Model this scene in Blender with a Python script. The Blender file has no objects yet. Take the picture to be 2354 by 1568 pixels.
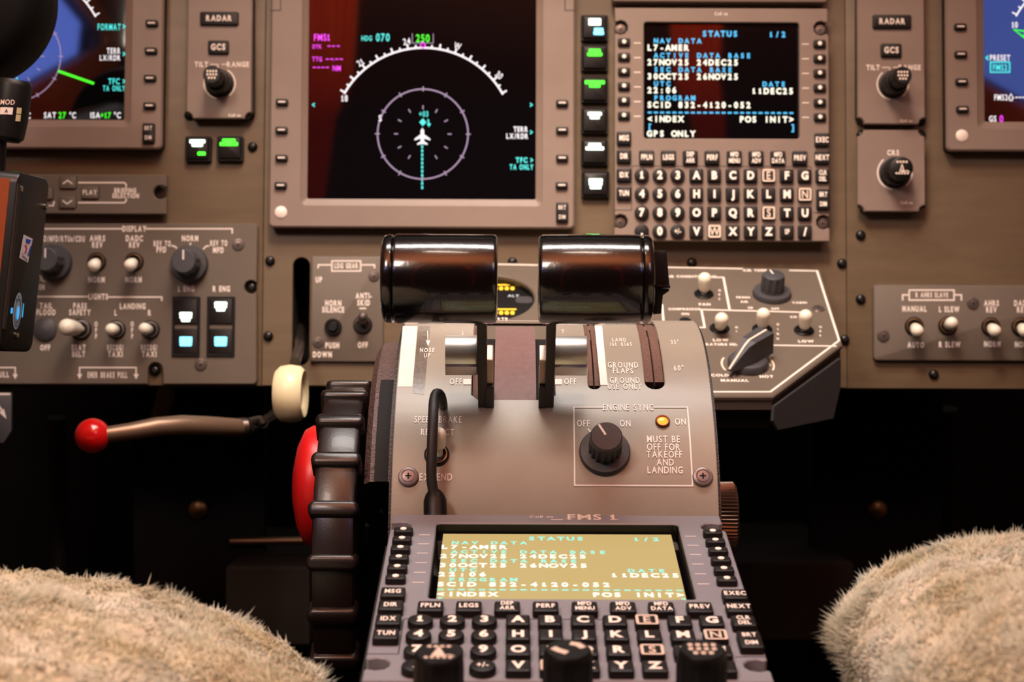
import bpy, math, random
import numpy as np
from mathutils import Vector, Matrix, noise
from mathutils.geometry import delaunay_2d_cdt
random.seed(7)
PI = math.pi
SC = bpy.context.scene
COL = SC.collection
W, H, F = 2354, 1568, 3880.0          # photograph size and focal length in pixels

# ------------------------------------------------------------------ camera
HC, PITCH, ROLL = 0.80, math.radians(2), 0.0042
CO = Vector((0, 0, HC))
RT = Vector((1, 0, 0))
FW = Vector((0, math.cos(PITCH), -math.sin(PITCH)))
DN = Vector((0, -math.sin(PITCH), -math.cos(PITCH)))
def c0(x, yd, z): return CO + RT*x + DN*yd + FW*z
def ray(u, v):
    a, b = (u - W/2)/F, (v - H/2)/F
    return RT*(a + ROLL*b) + DN*(b - ROLL*a) + FW
cam = bpy.data.cameras.new('camera'); camo = bpy.data.objects.new('camera', cam); COL.objects.link(camo)
xr = (RT - DN*ROLL).normalized(); yu = -(DN + RT*ROLL).normalized(); zb = -FW
camo.matrix_world = Matrix(((xr.x, yu.x, zb.x, CO.x), (xr.y, yu.y, zb.y, CO.y), (xr.z, yu.z, zb.z, CO.z), (0, 0, 0, 1)))
cam.sensor_width = 36; cam.lens = F/W*36; cam.clip_start = 0.02; cam.clip_end = 50
cam.dof.use_dof = True; cam.dof.focus_distance = 0.795; cam.dof.aperture_fstop = 15
SC.camera = camo

# ------------------------------------------------------------------ light
def lin(c):
    return tuple((x/12.92 if x <= .04045 else ((x + .055)/1.055)**2.4) for x in [k/255 for k in c])
w = bpy.data.worlds.new('world'); SC.world = w; w.use_nodes = True
w.node_tree.nodes['Background'].inputs[0].default_value = (1.0, .82, .66, 1)
w.node_tree.nodes['Background'].inputs[1].default_value = .05
SC.view_settings.view_transform = 'Standard'; SC.view_settings.look = 'None'
SC.view_settings.gamma = 1; SC.view_settings.use_curve_mapping = False
SC.view_settings.exposure = 0.3
def area(name, loc, target, size, power, col):
    l = bpy.data.lights.new(name, 'AREA'); l.shape = 'RECTANGLE'; l.size, l.size_y = size
    l.energy = power; l.color = col
    o = bpy.data.objects.new(name, l); COL.objects.link(o); o.location = loc
    o.rotation_euler = (Vector(target) - Vector(loc)).to_track_quat('-Z', 'Y').to_euler()
    return o
area('dome_lamp_light', (-.42, .02, 1.40), (.02, 1.05, .78), (.20, .20), 3.4, (1, .83, .68))
area('added_right_fill', (.53, -.02, 1.42), (.1, 1.0, .8), (.2, .2), .5, (1, .83, .68))  # added fill from the right, kept clear of the display reflections
kl = area('added_center_fill', (.0, .56, 1.52), (.04, 1.12, .84), (.22, .16), .75, (1, .82, .66)); kl.data.spread = math.radians(52)  # added centre fill, narrow spread so the panel sides fall darker
area('overhead_window_daylight', (0, .75, 1.62), (0, .75, .8), (.62, .15), 5.4, (1, .94, .90))
area('windshield_daylight', (0, 1.50, 1.44), (0, .55, .80), (1.3, .22), 1.0, (1, .93, .86))
area('side_window_daylight_left', (-.90, -.62, 1.47), (-.2, -.6, 1.42), (.84, .44), 4.4, (.16, .26, 1))
area('side_window_daylight_right', (.90, -.62, 1.47), (.2, -.6, 1.42), (.84, .44), 2.8, (.16, .26, 1))
area('added_ceiling_wash', (0, -.02, 1.36), (0, -.01, 1.7), (1.0, .42), 20, (1, .82, .66))  # added upward light, brightens the ceiling that the lever grips reflect

# ------------------------------------------------------------------ materials
MATS = {}
def mat(name, col, rough=.5, metal=0, spec=.5, nz=0, nscale=60, bump=0, bscale=400, emit=None, es=1, coat=0, ior=1.5, c2=None, stretch=None, trans=0):
    if name in MATS: return MATS[name]
    m = bpy.data.materials.new(name); m.use_nodes = True
    nt = m.node_tree; b = nt.nodes['Principled BSDF']
    b.inputs['Base Color'].default_value = (*lin(col), 1)
    b.inputs['Roughness'].default_value = rough; b.inputs['Metallic'].default_value = metal
    b.inputs['Specular IOR Level'].default_value = spec; b.inputs['Coat Weight'].default_value = coat
    b.inputs['IOR'].default_value = ior; b.inputs['Transmission Weight'].default_value = trans
    tc = nt.nodes.new('ShaderNodeTexCoord')
    vec = tc.outputs['Object']
    if stretch:
        mp = nt.nodes.new('ShaderNodeMapping'); mp.inputs['Scale'].default_value = stretch
        nt.links.new(vec, mp.inputs['Vector']); vec = mp.outputs['Vector']
    if nz:
        n = nt.nodes.new('ShaderNodeTexNoise'); n.inputs['Scale'].default_value = nscale; n.inputs['Detail'].default_value = 4
        nt.links.new(vec, n.inputs['Vector'])
        r = nt.nodes.new('ShaderNodeValToRGB'); r.color_ramp.elements[0].position = .3; r.color_ramp.elements[1].position = .7
        a = lin(col); d = lin(c2) if c2 else tuple(x*(1 - nz) for x in a)
        r.color_ramp.elements[0].color = (*d, 1)
        r.color_ramp.elements[1].color = (*(a if c2 else tuple(min(1, x*(1 + nz)) for x in a)), 1)
        nt.links.new(n.outputs['Fac'], r.inputs['Fac']); nt.links.new(r.outputs['Color'], b.inputs['Base Color'])
    if bump:
        n2 = nt.nodes.new('ShaderNodeTexNoise'); n2.inputs['Scale'].default_value = bscale; n2.inputs['Detail'].default_value = 2
        nt.links.new(vec, n2.inputs['Vector'])
        bp = nt.nodes.new('ShaderNodeBump'); bp.inputs['Strength'].default_value = bump; bp.inputs['Distance'].default_value = .001
        nt.links.new(n2.outputs['Fac'], bp.inputs['Height']); nt.links.new(bp.outputs['Normal'], b.inputs['Normal'])
    if emit:
        b.inputs['Emission Color'].default_value = (*lin(emit), 1); b.inputs['Emission Strength'].default_value = es
    MATS[name] = m; return m
M_panel = mat('panel_paint', (103, 86, 65), .42, spec=.5, nz=.10, nscale=18, bump=.05, bscale=900, stretch=(1, 6, 1))
M_bezel = mat('bezel_paint', (131, 113, 102), .5, nz=.05, nscale=40, bump=.06, bscale=1500)
M_plate = mat('switch_panel_paint', (98, 87, 76), .5, nz=.06, nscale=30, bump=.06, bscale=1500)
M_cover = mat('pedestal_cover_paint', (153, 146, 133), .36, nz=.07, nscale=25, bump=.04, bscale=1800)
M_cdu2 = mat('lower_bezel_paint', (138, 140, 148), .45, nz=.05, nscale=40)
M_edge = mat('dark_case', (22, 19, 18), .55)
M_blk = mat('black_plastic', (13, 12, 12), .45, spec=.35)
M_key = mat('key_plastic', (20, 15, 14), .5, spec=.35)
M_knob = mat('knob_plastic', (62, 61, 64), .5, nz=.05)
M_knobblk = mat('black_knob_plastic', (8, 8, 8), .45, spec=.3)
M_leg = mat('legend_paint', (238, 226, 216), .6)
M_leg2 = mat('legend_lit_paint', (250, 236, 222), .6, emit=(255, 225, 205), es=.15)
M_pale = mat('pale_key', (236, 214, 194), .5)
M_white = mat('white_bat_plastic', (240, 233, 214), .3, spec=.5)
M_cream = mat('cream_wheel_plastic', (236, 226, 184), .35)
M_brass = mat('brass_bushing', (150, 118, 76), .35, metal=1)
M_dkmet = mat('dark_steel', (92, 84, 78), .35, metal=.9)
M_screw = mat('screw_steel', (128, 116, 110), .35, metal=.75)
M_blkscr = mat('black_screw', (14, 11, 10), .3)
M_chrome = mat('polished_aluminium', (240, 234, 226), .36, metal=.8, bump=.06, bscale=300, stretch=(1, 12, 12))
M_lever = mat('glossy_black_grip', (13, 11, 11), .19, spec=.6, coat=.5, bump=.05, bscale=500)
M_arm = mat('lever_arm_paint', (50, 47, 45), .45)
M_wheel = mat('trim_wheel_plastic', (30, 21, 18), .34, spec=.6, coat=.08, bump=.04, bscale=900)
M_red = mat('red_plastic', (214, 20, 22), .22, coat=.4)
M_redk = mat('worn_red_plastic', (205, 22, 26), .35, nz=1, nscale=26, c2=(214, 30, 30))
M_brown = mat('brown_slot_cover', (124, 96, 94), .55, nz=.1, nscale=300, bump=.3, bscale=1200)
M_brush = mat('brown_brush_strip', (104, 76, 66), .8, nz=.25, nscale=900)
M_leather = mat('textured_brown_housing', (84, 64, 60), .5, bump=.9, bscale=520)
M_void = mat('black_recess', (6, 5, 5), .8)
M_rub = mat('black_rubber_cable', (38, 34, 33), .55, bump=.1, bscale=900)
M_glass = mat('display_glass', (9, 7, 10), .03, ior=1.85)
M_tape = mat('white_tape', (240, 232, 220), .6, nz=.06, nscale=220)
M_ctape = mat('worn_clear_tape', (112, 104, 94), .3, nz=.25, nscale=500)
M_amber = mat('amber_lens', (230, 130, 30), .3, emit=(255, 160, 50), es=1.0)
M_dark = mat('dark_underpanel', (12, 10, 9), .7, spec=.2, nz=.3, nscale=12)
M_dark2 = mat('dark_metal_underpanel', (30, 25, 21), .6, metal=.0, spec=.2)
M_char = mat('charcoal_bracket', (52, 52, 54), .5, nz=.08, nscale=200)
def E(name, c, s=1.0): return mat(name, (0, 0, 0), .6, emit=c, es=s)
E_cy = E('cyan_symbols', (70, 232, 224), 1.0); E_wh = E('white_symbols', (255, 245, 248), .95)
E_mg = E('magenta_symbols', (255, 60, 245), 1.0); E_gr = E('green_symbols', (60, 240, 30), 1.15)
E_mv = E('mauve_symbols', (176, 148, 178), .8); E_bl = E('blue_symbols', (70, 190, 245), 1.0)
E_lw = E('lamp_white', (236, 255, 238), 2.2); E_lb = E('lamp_blue', (120, 220, 255), 2.2)
E_lg = E('lamp_green', (60, 255, 40), 2.2); E_am = E('amber_digits', (255, 190, 40), 2.0)
E_cr = E('cream_symbols', (255, 248, 225), 1.15)
E_tan = E('backlit_panel', (206, 176, 112), .82)

# ------------------------------------------------------------------ frames
class Fr:
    def __init__(s, O, ex, ey):
        s.O, s.ex, s.ey = O, ex.normalized(), ey.normalized(); s.n = s.ex.cross(s.ey)
        e = s
        s.M = Matrix(((e.ex.x, e.ey.x, e.n.x, O.x), (e.ex.y, e.ey.y, e.n.y, O.y), (e.ex.z, e.ey.z, e.n.z, O.z), (0, 0, 0, 1)))
    def px(s, u, v, h=0):
        d = ray(u, v); t = ((s.O - CO).dot(s.n) + h)/d.dot(s.n); p = CO + d*t - s.O
        return (p.dot(s.ex), p.dot(s.ey))
    def p3(s, u, v, h=0): return (*s.px(u, v, h), h)
    def loc(s, wp): p = wp - s.O; return (p.dot(s.ex), p.dot(s.ey), p.dot(s.n))
    def sc(s, u, v, h=0):
        a, b = s.px(u, v, h), s.px(u + 1, v, h); return math.hypot(a[0]-b[0], a[1]-b[1])
t_ = math.radians(2.7)
PAN = Fr(c0(0, 0, 1.14), RT, -DN*math.cos(t_) + FW*math.sin(t_))
PED = Fr(c0(.0198, 0, .8), RT, -DN)
_d = Vector((0, 0, 0)) + DN*.2692 - FW*.9629
CDL = Fr(c0(.0199, .0789 + .2692*.0686, .7308 - .9629*.0686), RT, -_d)
_k = (DN*.083 - FW*.14)
CON = Fr(c0(.13, -.0517, 1.1385), RT, -_k)
WLD = Fr(Vector((0, 0, 0)), Vector((1, 0, 0)), Vector((0, 1, 0)))
class Arc:                                  # curved pedestal cover, in PED coordinates
    R, zc, yc = .121, .882, .110
    def map(s, x, a, h=0):                  # a = arc length above the nearest point
        an = a/s.R; r = s.R + h
        return (x, -(s.yc - r*math.sin(an)), .8 - (s.zc - r*math.cos(an)))
    def px(s, u, v, h=0):
        d = ray(u, v); dx, dy, dz = d.dot(RT), d.dot(DN), d.dot(FW)
        r = s.R + h; A = dy*dy + dz*dz; B = -2*(dy*s.yc + dz*s.zc); Cc = s.yc**2 + s.zc**2 - r*r
        D = max(0, B*B - 4*A*Cc); t = (-B - math.sqrt(D))/(2*A)
        an = math.atan2(s.yc - dy*t, s.zc - dz*t)
        return (dx*t - .0198, an*s.R)
    def frame(s, x, a, h=0):                # matrix PED-local of a tangent frame
        an = a/s.R; p = s.map(x, a, h)
        n = Vector((0, math.sin(an), math.cos(an))); ey = Vector((0, math.cos(an), -math.sin(an)))
        return Matrix(((1, 0, 0, p[0]), (0, ey.y, n.y, p[1]), (0, ey.z, n.z, p[2]), (0, 0, 0, 1)))
ARC = Arc()

# ------------------------------------------------------------------ mesh builder
def rrect(cx, cy, w, h, r=0, seg=4):
    r = min(r, w/2*.999, h/2*.999)
    if r <= 0: return [(cx-w/2, cy-h/2), (cx+w/2, cy-h/2), (cx+w/2, cy+h/2), (cx-w/2, cy+h/2)]
    o = []
    for k, (sx, sy) in enumerate(((1, -1), (1, 1), (-1, 1), (-1, -1))):
        a0 = -PI/2 + k*PI/2
        for i in range(seg + 1):
            a = a0 + PI/2*i/seg
            o.append((cx + sx*(w/2 - r) + r*math.cos(a), cy + sy*(h/2 - r) + r*math.sin(a)))
    return o
def circ(cx, cy, r, n=24, ry=None, a0=0): return [(cx + r*math.cos(a0 + 2*PI*i/n), cy + (ry or r)*math.sin(a0 + 2*PI*i/n)) for i in range(n)]
def inset(pts, d):
    n = len(pts); o = []
    ar = sum(pts[i][0]*pts[(i+1) % n][1] - pts[(i+1) % n][0]*pts[i][1] for i in range(n)); sg = 1 if ar > 0 else -1
    for i in range(n):
        p0, p, p1 = Vector(pts[i-1]), Vector(pts[i]), Vector(pts[(i+1) % n])
        e0, e1 = (p - p0), (p1 - p)
        if e0.length < 1e-9 or e1.length < 1e-9: o.append(tuple(p)); continue
        e0.normalize(); e1.normalize()
        n0, n1 = Vector((-e0.y, e0.x)), Vector((-e1.y, e1.x)); m = n0 + n1
        if m.length < .2: m = n0
        m.normalize(); k = max(.5, m.dot(n0)); q = p + m*(sg*d/k); o.append((q.x, q.y))
    return o
def inside(p, poly):
    c = False; j = len(poly) - 1
    for i in range(len(poly)):
        xi, yi = poly[i]; xj, yj = poly[j]
        if (yi > p[1]) != (yj > p[1]) and p[0] < (xj-xi)*(p[1]-yi)/(yj-yi) + xi: c = not c
        j = i
    return c
class MB:
    def __init__(s): s.v, s.f, s.m, s.mi = [], [], [], 0
    def add(s, vs, fs, mi=None):
        o = len(s.v); s.v += [tuple(p) for p in vs]; s.f += [tuple(i + o for i in f) for f in fs]
        s.m += [s.mi if mi is None else mi]*len(fs); return s
    def join(s, b, M=None, mi=None):
        vs = [tuple(M @ Vector(p)) for p in b.v] if M else b.v
        o = len(s.v); s.v += vs; s.f += [tuple(i + o for i in f) for f in b.f]
        s.m += b.m if mi is None else [mi]*len(b.f); return s
    def xf(s, M): s.v = [tuple(M @ Vector(p)) for p in s.v]; return s
    def mapv(s, fn): s.v = [fn(*p) for p in s.v]; return s
    def prism(s, o, z0, z1, bev=0, cap0=True):
        n = len(o); ar = sum(o[i][0]*o[(i+1) % n][1] - o[(i+1) % n][0]*o[i][1] for i in range(n))
        if ar < 0: o = o[::-1]
        rings = [[(x, y, z0) for x, y in o]]
        if bev:
            rings += [[(x, y, z1 - bev) for x, y in o], [(x, y, z1 - bev*.3) for x, y in inset(o, bev*.3)], [(x, y, z1) for x, y in inset(o, bev)]]
        else: rings.append([(x, y, z1) for x, y in o])
        vs = [p for r in rings for p in r]; fs = []
        for k in range(len(rings) - 1):
            for i in range(n): j = (i+1) % n; fs.append((k*n+i, k*n+j, k*n+n+j, k*n+n+i))
        fs.append(tuple((len(rings)-1)*n + i for i in range(n)))
        if cap0: fs.append(tuple(range(n-1, -1, -1)))
        return s.add(vs, fs)
    def box(s, x0, x1, y0, y1, z0, z1, bev=0):
        return s.prism([(x0, y0), (x1, y0), (x1, y1), (x0, y1)], z0, z1, bev)
    def ring(s, o, i, z0, z1, bo=.0006, bi=.0006, zi=None):   # frame with an opening; outlines with equal counts
        n = len(o); zi = z0 if zi is None else zi
        L = [[(x, y, z0) for x, y in o], [(x, y, z1-bo) for x, y in o], [(x, y, z1) for x, y in inset(o, bo)],
             [(x, y, z1) for x, y in inset(i, -bi)], [(x, y, z1-bi) for x, y in i], [(x, y, zi) for x, y in i]]
        vs = [p for r in L for p in r]; fs = []
        for k in range(5):
            for a in range(n): b = (a+1) % n; fs.append((k*n+a, k*n+b, k*n+n+b, k*n+n+a))
        return s.add(vs, fs)
    def plate(s, o, holes, z0, z1, bev=.0004, grid=None):     # any outline with any holes
        def tri(oo, hh):
            vs, es = [], []
            for pl in [oo] + hh:
                b = len(vs); vs += pl; es += [(b+i, b+(i+1) % len(pl)) for i in range(len(pl))]
            if grid:
                xs = [p[0] for p in oo]; ys = [p[1] for p in oo]
                nx = 6
                y = min(ys) + grid
                while y < max(ys) - grid*.4:
                    for i in range(nx + 1): 
                        x = min(xs) + (max(xs)-min(xs))*(i+.5*(0))/nx
                        p = (x, y)
                        if inside(p, oo) and not any(inside(p, h) for h in hh): vs.append(p)
                    y += grid
            r = delaunay_2d_cdt([Vector(p) for p in vs], es, [], 1, 1e-7)
            V = [tuple(p) for p in r[0]]; Fs = []
            for f in r[2]:
                c = (sum(V[i][0] for i in f)/len(f), sum(V[i][1] for i in f)/len(f))
                if inside(c, oo) and not any(inside(c, h) for h in hh): Fs.append(tuple(f))
            return V, Fs
        def subd(pl):
            q = []
            for i in range(len(pl)):
                a, b = pl[i], pl[(i+1) % len(pl)]; k = max(1, int(math.ceil(abs(b[1]-a[1])/grid)))
                q += [(a[0]+(b[0]-a[0])*j/k, a[1]+(b[1]-a[1])*j/k) for j in range(k)]
            return q
        if grid: o = subd(o); holes = [subd(h) for h in holes]
        oi = inset(o, bev) if bev else o; hi = [inset(h, -bev) for h in holes] if bev else holes
        V, Fs = tri(oi, hi)
        def up(f): 
            a, b, c = [V[i] for i in f[:3]]; return ((b[0]-a[0])*(c[1]-a[1]) - (b[1]-a[1])*(c[0]-a[0])) > 0
        s.add([(x, y, z1) for x, y in V], [f if up(f) else f[::-1] for f in Fs])
        for k, (pl, pi) in enumerate(zip([o] + holes, [oi] + hi)):
            n = len(pl); ar = sum(pl[i][0]*pl[(i+1) % n][1] - pl[(i+1) % n][0]*pl[i][1] for i in range(n))
            vs = [(x, y, z0) for x, y in pl] + [(x, y, z1-bev) for x, y in pl] + [(x, y, z1) for x, y in pi]
            fs = [(q*n+i, q*n+(i+1) % n, q*n+n+(i+1) % n, q*n+n+i) for q in range(2) for i in range(n)]
            if (ar > 0) != (k == 0): fs = [f[::-1] for f in fs]
            s.add(vs, fs)
        return s
    def lathe(s, prof, seg=24, flutes=0, fd=.08, frange=(1, 1), c=(0, 0), caps=True):
        vs, fs = [], []; n = seg
        for k, (r, z) in enumerate(prof):
            for i in range(n):
                a = 2*PI*i/n; rr = r
                if flutes and frange[0] <= k <= frange[1]: rr = r*(1 - fd*(.5 + .5*math.cos(a*flutes)))
                vs.append((c[0] + rr*math.cos(a), c[1] + rr*math.sin(a), z))
        for k in range(len(prof)-1):
            for i in range(n): j = (i+1) % n; fs.append((k*n+i, k*n+j, k*n+n+j, k*n+n+i))
        if not caps: return s.add(vs, fs)
        if prof[-1][0] > 1e-6: fs.append(tuple((len(prof)-1)*n + i for i in range(n)))
        if prof[0][0] > 1e-6: fs.append(tuple(range(n-1, -1, -1)))
        return s.add(vs, fs)
    def tube(s, pts, rad, seg=10, flat=1):
        pts = [Vector(p) for p in pts]; n = len(pts)
        if not isinstance(rad, (list, tuple)): rad = [rad]*n
        vs, fs = [], []; prev = None
        for k, p in enumerate(pts):
            t = (pts[min(k+1, n-1)] - pts[max(k-1, 0)]).normalized()
            if prev is None:
                up = Vector((0, 0, 1)) if abs(t.z) < .9 else Vector((1, 0, 0))
                a = t.cross(up).normalized()
            else: a = (prev - t*prev.dot(t)).normalized()
            prev = a; b = t.cross(a)
            for i in range(seg):
                an = 2*PI*i/seg; vs.append(p + a*(rad[k]*math.cos(an)) + b*(rad[k]*flat*math.sin(an)))
        for k in range(n-1):
            for i in range(seg): j = (i+1) % seg; fs.append((k*seg+i, k*seg+j, k*seg+seg+j, k*seg+seg+i))
        fs.append(tuple(range(seg-1, -1, -1))); fs.append(tuple((n-1)*seg + i for i in range(seg)))
        return s.add(vs, fs)
    def stroke(s, pts, w, z=0, closed=False, sub=0, mi=None):
        pts = [Vector(p) for p in pts]
        if sub:
            q = []
            for i in range(len(pts) - (0 if closed else 1)):
                a, b = pts[i], pts[(i+1) % len(pts)]; k = max(1, int((b-a).length/sub))
                q += [a.lerp(b, j/k) for j in range(k)]
            pts = q if closed else q + [pts[-1]]
        n = len(pts); L, Rr = [], []
        for i in range(n):
            a = pts[i-1] if (i > 0 or closed) else None; b = pts[(i+1) % n] if (i < n-1 or closed) else None
            d0 = (pts[i]-a).normalized() if a is not None else (b-pts[i]).normalized()
            d1 = (b-pts[i]).normalized() if b is not None else d0
            n0, n1 = Vector((-d0.y, d0.x)), Vector((-d1.y, d1.x)); m = n0 + n1
            m = m.normalized() if m.length > .2 else n0
            k = w/2/max(.5, m.dot(n0)); L.append(pts[i] + m*k); Rr.append(pts[i] - m*k)
        vs = [(*p, z) for p in L] + [(*p, z) for p in Rr]
        fs = [(i, n+i, n+(i+1) % n, (i+1) % n) for i in range(n if closed else n-1)]
        return s.add(vs, fs, mi)
    def poly(s, pts, z=0, mi=None):
        n = len(pts); ar = sum(pts[i][0]*pts[(i+1) % n][1] - pts[(i+1) % n][0]*pts[i][1] for i in range(n))
        if ar < 0: pts = pts[::-1]
        return s.add([(*p, z) for p in pts], [tuple(range(n))], mi)
    def text(s, t, x, y, cap, sx=.78, al='c', b=1, rot=0, mono=0, z=0, mi=None, gap=.16):
        t = str(t); adv = []
        if sx > 3:      # a width in multiples of a thousand: fit the word to it
            sx = max(.3, ((sx - 1000)/cap - gap*(len(t)-1) - .45*t.count(' '))/max(.1, sum(glyph(c, b)[3]-glyph(c, b)[2] for c in t if c != ' ')))
        for ch in t:
            g = glyph(ch, b)
            adv.append(mono if mono else ((.45 if ch == ' ' else (g[3]-g[2])*sx + gap)*cap))
        tot = sum(adv) - (0 if mono else gap*cap); cx = -tot/2 if al == 'c' else (0 if al == 'l' else -tot)
        ca, sa = math.cos(rot), math.sin(rot)
        for ch, ad in zip(t, adv):
            g = glyph(ch, b)
            if g[0]:
                k = sx*cap
                x0 = cx + (ad/2 - (g[2]+g[3])/2*k if mono else -g[2]*k)
                vs = [(px*k + x0, (py - .5)*cap) for px, py in g[0]]
                s.add([(x + a*ca - c*sa, y + a*sa + c*ca, z) for a, c in vs], g[1], mi)
            cx += ad
        return s
    def build(s, name, mats, smooth=40):
        me = bpy.data.meshes.new(name); me.from_pydata(s.v, [], s.f)
        for m in (mats if isinstance(mats, (list, tuple)) else [mats]): me.materials.append(m)
        if any(s.m): me.polygons.foreach_set('material_index', s.m)
        if smooth: me.shade_smooth(); me.set_sharp_from_angle(angle=math.radians(smooth))
        return me

# ------------------------------------------------------------------ glyphs of the built-in font
GL = {}
CH = "ABCDEFGHIJKLMNOPQRSTUVWXYZ0123456789/-+.:<>[]°'soeCln=sa"
OFFS = {0: .0, 1: .018, 2: .045, 3: .03}
def _glyphs():
    tmp = []
    for b, off in OFFS.items():
        for ch in set(CH):
            c = bpy.data.curves.new('g', 'FONT'); c.body = ch; c.offset = off; c.resolution_u = 3; c.fill_mode = 'FRONT'
            o = bpy.data.objects.new('g', c); COL.objects.link(o); tmp.append((ch, b, o, c))
    bpy.context.view_layer.update(); dg = bpy.context.evaluated_depsgraph_get()
    raw = {}
    for ch, b, o, c in tmp:
        me = bpy.data.meshes.new_from_object(o.evaluated_get(dg))
        raw[ch, b] = ([(v.co.x, v.co.y) for v in me.vertices], [tuple(p.vertices) for p in me.polygons])
        bpy.data.meshes.remove(me)
    for ch, b, o, c in tmp: bpy.data.objects.remove(o); bpy.data.curves.remove(c)
    for b in OFFS:
        hh = max(p[1] for p in raw['H', 0][0])
        for ch in set(CH):
            v, f = raw[ch, b]; v = [(x/hh, y/hh) for x, y in v]
            GL[ch, b] = (v, f, min(p[0] for p in v), max(p[0] for p in v))
        t_ = .10 + OFFS[b]*1.6      # the figure one, with a flag and a foot
        v = [(.26-t_, t_*1.2), (.26+t_*.6, t_*1.2), (.26+t_*.6, 1), (.26-t_*.3, 1), (.26-t_, .9), (.0, .74), (.04, .74-t_*1.3), (.26-t_, .78-t_*.9), (.0, 0), (.52, 0), (.52, t_*1.2), (.0, t_*1.2)]
        GL['1', b] = (v, [(0, 1, 2, 3, 4, 5, 6, 7), (8, 9, 10, 11)], .0, .52)
_glyphs()
def glyph(ch, b):
    return GL.get((ch, b), ([], [], 0, .5)) if ch != ' ' else ([], [], 0, .4)

# ------------------------------------------------------------------ objects
ORG = {}
def thing(name, label, cat, fr=WLD, at=(0, 0, 0), group=None):
    o = bpy.data.objects.new(name, None); COL.objects.link(o); o.empty_display_size = .01
    o.matrix_world = fr.M @ Matrix.Translation(Vector(at)); ORG[o.name] = Vector(at)
    o['label'] = label; o['category'] = cat
    if group: o['group'] = group
    return o
def part(name, mb, mats, par, at=None, label=None, smooth=40, kind=None):
    """mb in the frame coordinates of the thing (at=None) or relative to at"""
    po = ORG[par.name]
    if at is None: mb.v = [(x-po.x, y-po.y, z-po.z) for x, y, z in mb.v]; at = po
    me = mb.build(name, mats, smooth) if isinstance(mb, MB) else mb
    o = bpy.data.objects.new(name, me); COL.objects.link(o); o.parent = par
    o.location = Vector(at) - po; ORG[o.name] = Vector(at)
    if label: o['label'] = label
    if kind: o['kind'] = kind
    return o
def solo(name, mb, mats, label, cat, fr=WLD, at=(0, 0, 0), group=None, smooth=40):
    o = bpy.data.objects.new(name, mb.build(name, mats, smooth)); COL.objects.link(o)
    o.matrix_world = fr.M @ Matrix.Translation(Vector(at)); ORG[o.name] = Vector(at)
    o['label'] = label; o['category'] = cat
    if group: o['group'] = group
    return o
def struct(name, mb, m):
    o = bpy.data.objects.new(name, mb.build(name, m, 0)); COL.objects.link(o); o['kind'] = 'structure'; ORG[o.name] = Vector((0, 0, 0)); return o

def arcpts(cx, cy, r, a0, a1, n=24): return [(cx + r*math.cos(math.radians(a0 + (a1-a0)*i/n)), cy + r*math.sin(math.radians(a0 + (a1-a0)*i/n))) for i in range(n+1)]
SCREWS = {}
def screw_mesh(r, kind):
    k = (round(r, 5), kind)
    if k not in SCREWS:
        b = MB()
        if kind == 'dome':
            b.lathe([(r, 0), (r, r*.25), (r*.85, r*.55), (r*.55, r*.78), (r*.3, r*.84)], 18)
            b.mi = 1; b.box(-r*.12, r*.12, -r*.42, r*.42, r*.8, r*.86); b.box(-r*.42, r*.42, -r*.12, r*.12, r*.8, r*.865)
        else:      # countersunk screw in a cup washer
            b.lathe([(r, 0), (r, r*.18), (r*.86, r*.34), (r*.66, r*.36), (r*.6, r*.2), (r*.56, r*.2), (r*.5, r*.34), (r*.2, r*.38), (0, r*.38)], 24)
            b.mi = 1
            for an in (0, PI/2):
                b.join(MB().prism(rrect(0, 0, r*.16, r*.56, r*.05, 2), r*.3, r*.395), Matrix.Rotation(an, 4, 'Z'), 1)
        SCREWS[k] = b.build('screw', [M_blkscr if kind == 'dome' and r > 0 else M_screw, M_void])
    return SCREWS[k]
def screws(par, fr, pts, h, r, kind='dome', label=None):
    for u, v in pts: part('screw', screw_mesh(r, kind), None, par, at=fr.p3(u, v, h), label=label)
def orient(p0, p1):
    p0, p1 = Vector(p0), Vector(p1); return Matrix.Translation(p0) @ (p1-p0).to_track_quat('Z', 'Y').to_matrix().to_4x4()
def toggle(par, at, tip, rr=.0058, br=.0042, ball=M_white, ringm=M_brass, name='toggle_switch', label=None):
    """at = base centre, tip = centre of bat's rounded end, both in frame coordinates; par > toggle_switch > bushing, bat"""
    b = MB().lathe([(rr*1.1, 0), (rr*1.1, .0008), (rr, .0013), (rr*.82, .0013), (rr*.78, .0003), (0, .0001)], 24)
    t = part(name, b, [M_blk], par, at=at, label=label)
    b = MB().lathe([(rr*.92, .0002), (rr*.92, .0018), (rr*.78, .0019), (rr*.74, .0004)], 24, caps=False)
    part('bushing', b, [ringm], t, at=at)
    d = Vector(tip) - Vector(at); L = d.length
    b = MB().lathe([(br*.42, 0), (br*.45, L*.28), (br*.8, L*.34), (br*.93, L*.6), (br, L), (br*.94, L+br*.34), (br*.72, L+br*.68), (br*.4, L+br*.9), (0, L+br*.97)], 20)
    b.xf(orient((0, 0, 0), d)); part('bat', b, [ball], t, at=at)
    return t
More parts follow.
